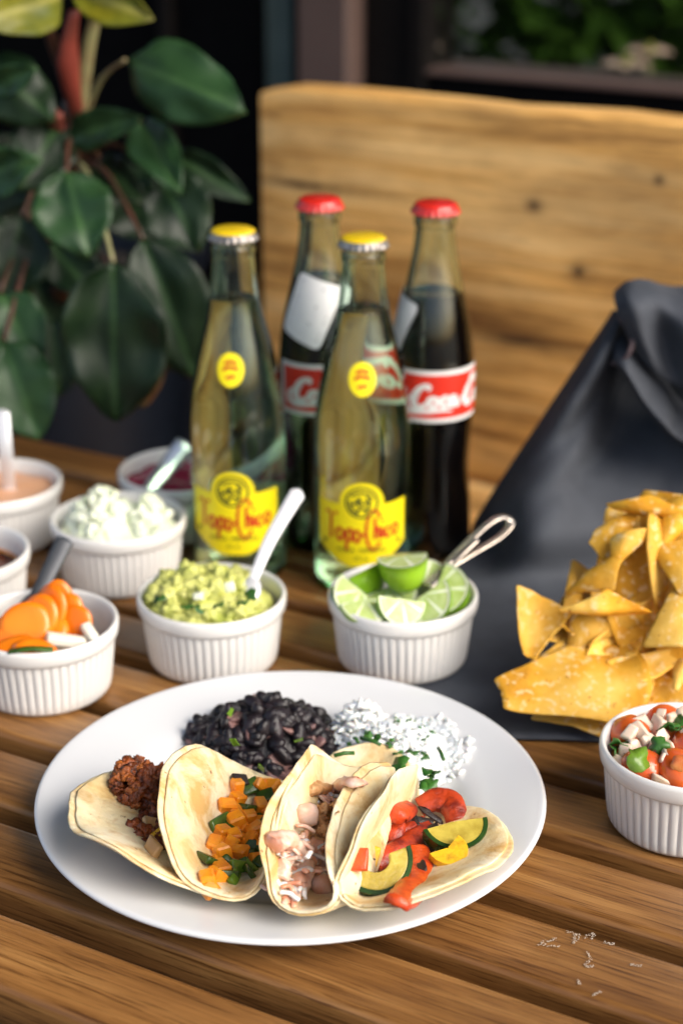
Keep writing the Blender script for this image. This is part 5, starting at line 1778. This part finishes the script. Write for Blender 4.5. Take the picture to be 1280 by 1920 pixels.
# ------------------------------------------------------------------ tortilla chips
def chip(label, A, B, Cc, bulge=.012, arc=.12, seed=0, blunt=.14):
    """three-cornered chip: A apex, B and C the ends of the curved side; bulge = how far its middle bows out"""
    A, B, Cc = Vector(A), Vector(B), Vector(Cc)
    g0 = (A + B + Cc) / 3
    A, B, Cc = (g0 + (q - g0) * 1.14 for q in (A, B, Cc))
    nrm = (B - A).cross(Cc - A).normalized()
    if nrm.dot(Vector((0, -.9, .5))) < 0:
        nrm = -nrm
    base = (A + B + Cc) / 3
    n = 12
    vs, fs = [], []
    mid = (B + Cc) / 2
    for i in range(n + 1):
        for j in range(n + 1):
            f = blunt + (1 - blunt) * i / n
            g = j / n
            k = .10 * noise.noise(Vector((g * 5, seed * 3.1, f * 3)))
            edge = min(1, abs(g - .5) * 2)
            gg = g + (.5 - g) * .05 * noise.noise(Vector((f * 7, seed * 2.3, round(g)))) * edge
            p = A + (B - A) * f * (1 - gg) + (Cc - A) * f * gg
            if i == 0:
                p = p + (mid - A) * k * .4
            p = p + (mid - A).normalized() * ((mid - A).length * (arc * 4 * g * (1 - g) * f * f + (k * .25 if i == n else 0)))
            h = bulge * 3.2 * (f * (1 - f) * .55 + f * g * (1 - g) * .9)
            h += .0030 * noise.noise((p - base) * 42 + Vector((seed * 3, 0, 0))) + .0012 * noise.noise((p - base) * 150 + Vector((seed, 0, 0)))
            vs.append(p - base + nrm * h)
    for i in range(n):
        for j in range(n):
            a = i * (n + 1) + j
            fs.append((a, a + 1, a + n + 2, a + n + 1))
    o = obj('tortilla_chip', (vs, fs), M['chip'], loc=base)
    md = o.modifiers.new('smooth', 'SUBSURF'); md.levels = md.render_levels = 1
    solid(o, .0010)
    return tag(o, label, 'tortilla chip', 'tortilla chips on the cloth')
K = [
    ('large flat speckled tortilla chip lying in front of the heap', (0.0669,0.8781,0.0244), (0.1506,0.9244,0.0423), (0.1605,0.8676,0.0173), .006, .16),
    ('tortilla chip mostly hidden under the large flat front one', (0.1058,0.8901,0.0102), (0.1701,0.9119,0.0158), (0.1505,0.8688,0.0077), .004, .1),
    ('curled cup shaped tortilla chip at the left end of the heap', (0.1074,0.8969,0.0401), (0.103,0.9257,0.0727), (0.132,0.922,0.0594), -.016, .12),
    ('narrow tan tortilla chip tip between the cup shaped and the front one', (0.1048,0.9039,0.0299), (0.1316,0.9219,0.0422), (0.1508,0.9008,0.0252), .003, .1),
    ('orange tortilla chip standing behind the front one', (0.1328,0.915,0.038), (0.1359,0.9295,0.0558), (0.1724,0.9218,0.0519), .010, .15),
    ('long curled tortilla chip strip above the large front one', (0.1382,0.9018,0.0447), (0.1867,0.9251,0.0723), (0.169,0.9057,0.0421), -.016, .05),
    ('tortilla chip lying edge on at the middle left of the heap', (0.1263,0.9221,0.0621), (0.1523,0.9208,0.0743), (0.1779,0.9167,0.0633), .014, .06),
    ('folded tortilla chip leaning up from the middle left', (0.1312,0.9374,0.0617), (0.1679,0.9423,0.089), (0.1576,0.9244,0.0719), .014, .1),
    ('square cornered tortilla chip pointing left near the top of the heap', (0.1446,0.953,0.0946), (0.1743,0.9622,0.1058), (0.1557,0.9377,0.0836), .006, .12),
    ('pale tortilla chip overlapping the square cornered one', (0.1585,0.9351,0.0834), (0.1575,0.9428,0.097), (0.1806,0.9415,0.1016), .010, .15),
    ('topmost tortilla chip, arched and pale edged', (0.1571,0.9688,0.1078), (0.1808,0.9624,0.1166), (0.212,0.9476,0.1041), .014, .15),
    ('tortilla chip standing on edge under the topmost one', (0.184,0.9415,0.088), (0.1903,0.9557,0.1125), (0.2129,0.9558,0.1132), .012, .15),
    ('reddish tortilla chip edge between the pale one and the broad right one', (0.1786,0.9534,0.0855), (0.1959,0.9531,0.0897), (0.1901,0.9341,0.0725), .006, .1),
    ('broad tortilla chip at the right edge in the middle of the heap', (0.181,0.9399,0.0921), (0.2159,0.9405,0.0969), (0.1981,0.907,0.0666), .010, .15),
    ('tortilla chip hanging down below the broad right one', (0.2001,0.9329,0.0817), (0.1726,0.8948,0.0544), (0.2144,0.8998,0.0549), .012, .12),
    ('flat speckled tortilla chip right of the large front one', (0.1533,0.9025,0.0396), (0.2001,0.9093,0.0457), (0.1719,0.8909,0.0319), -.006, .10),
    ('small upright tortilla chip at the right edge below', (0.189,0.8863,0.0241), (0.1934,0.9166,0.0372), (0.2078,0.9134,0.036), .008, .1),
    ('dark tortilla chip tip under the large front one on the right', (0.174,0.8879,0.0156), (0.1658,0.9083,0.0255), (0.1828,0.9089,0.0272), .004, .1),
    ('brown tortilla chip lying deep at the lower right', (0.1805,0.8999,0.0174), (0.1857,0.9183,0.03), (0.2095,0.899,0.0193), .006, .1),
    ('tortilla chip deep in the middle of the heap', (0.1607,0.945,0.0692), (0.1933,0.9433,0.0717), (0.187,0.929,0.0595), .008, .1),
    ('tortilla chip low behind the orange standing one', (0.1385,0.9334,0.0434), (0.1643,0.9427,0.0564), (0.1884,0.9295,0.0418), .008, .1),
    ('shaded tortilla chip behind the square cornered one', (0.1555,0.9555,0.0749), (0.1753,0.967,0.0906), (0.1932,0.9537,0.0757), .008, .1),
    ('shaded tortilla chip under the broad right one', (0.1687,0.9236,0.0413), (0.1981,0.9357,0.0527), (0.2141,0.9141,0.0357), .008, .1),
    ('shaded tortilla chip under the topmost one', (0.1721,0.9657,0.0877), (0.182,0.9753,0.1062), (0.2192,0.9623,0.0892), .008, .1),
]
for i, (lab, a, b, c, bu, ar) in enumerate(K):
    chip(lab, a, b, c, bu, ar, i, .30 if i == 0 else .10 + .05 * (i % 3))

rc_ = random.Random(77)
BURIED = ['half buried tortilla chip left of the middle of the heap',
          'half buried tortilla chip on the left slope beside the square cornered one',
          'half buried tortilla chip low on the right, below the middle',
          'half buried tortilla chip above the small upright one at the right edge',
          'half buried tortilla chip at the foot of the heap near the tomato salsa',
          'half buried tortilla chip high on the right, under the topmost one',
          'half buried tortilla chip at the right edge level with the middle',
          'half buried tortilla chip at the top right edge of the heap',
          'half buried tortilla chip at the right edge below the broad one',
          'half buried tortilla chip at the lower right edge of the photo',
          'half buried tortilla chip right beside the cup shaped one',
          'half buried tortilla chip behind the long curled strip']
for bi, p in enumerate(((0.154,0.9342,0.05), (0.1709,0.9527,0.0761), (0.1858,0.9259,0.0471), (0.1916,0.9163,0.0311), (0.1818,0.9122,0.0279), (0.1962,0.945,0.0796), (0.2001,0.9351,0.0669), (0.1988,0.9586,0.0977), (0.2056,0.926,0.054), (0.2078,0.9125,0.033), (0.151,0.9386,0.0583), (0.1874,0.9348,0.0688))):
    c = Vector(p)
    a0 = rc_.uniform(0, 6.28)
    q = Euler((R(rc_.uniform(15, 75)), R(rc_.uniform(-35, 35)), R(rc_.uniform(-50, 50)))).to_matrix()
    pts = [c + q @ Vector((math.cos(a0 + k * 2.1) * .034, math.sin(a0 + k * 2.1) * .034, 0)) for k in range(3)]
    low = min(v.z for v in pts)
    if low < .004:
        pts = [v + Vector((0, 0, .004 - low)) for v in pts]
    chip(BURIED[bi], *pts, rc_.uniform(-.012, .014), .14, rc_.random() * 50)
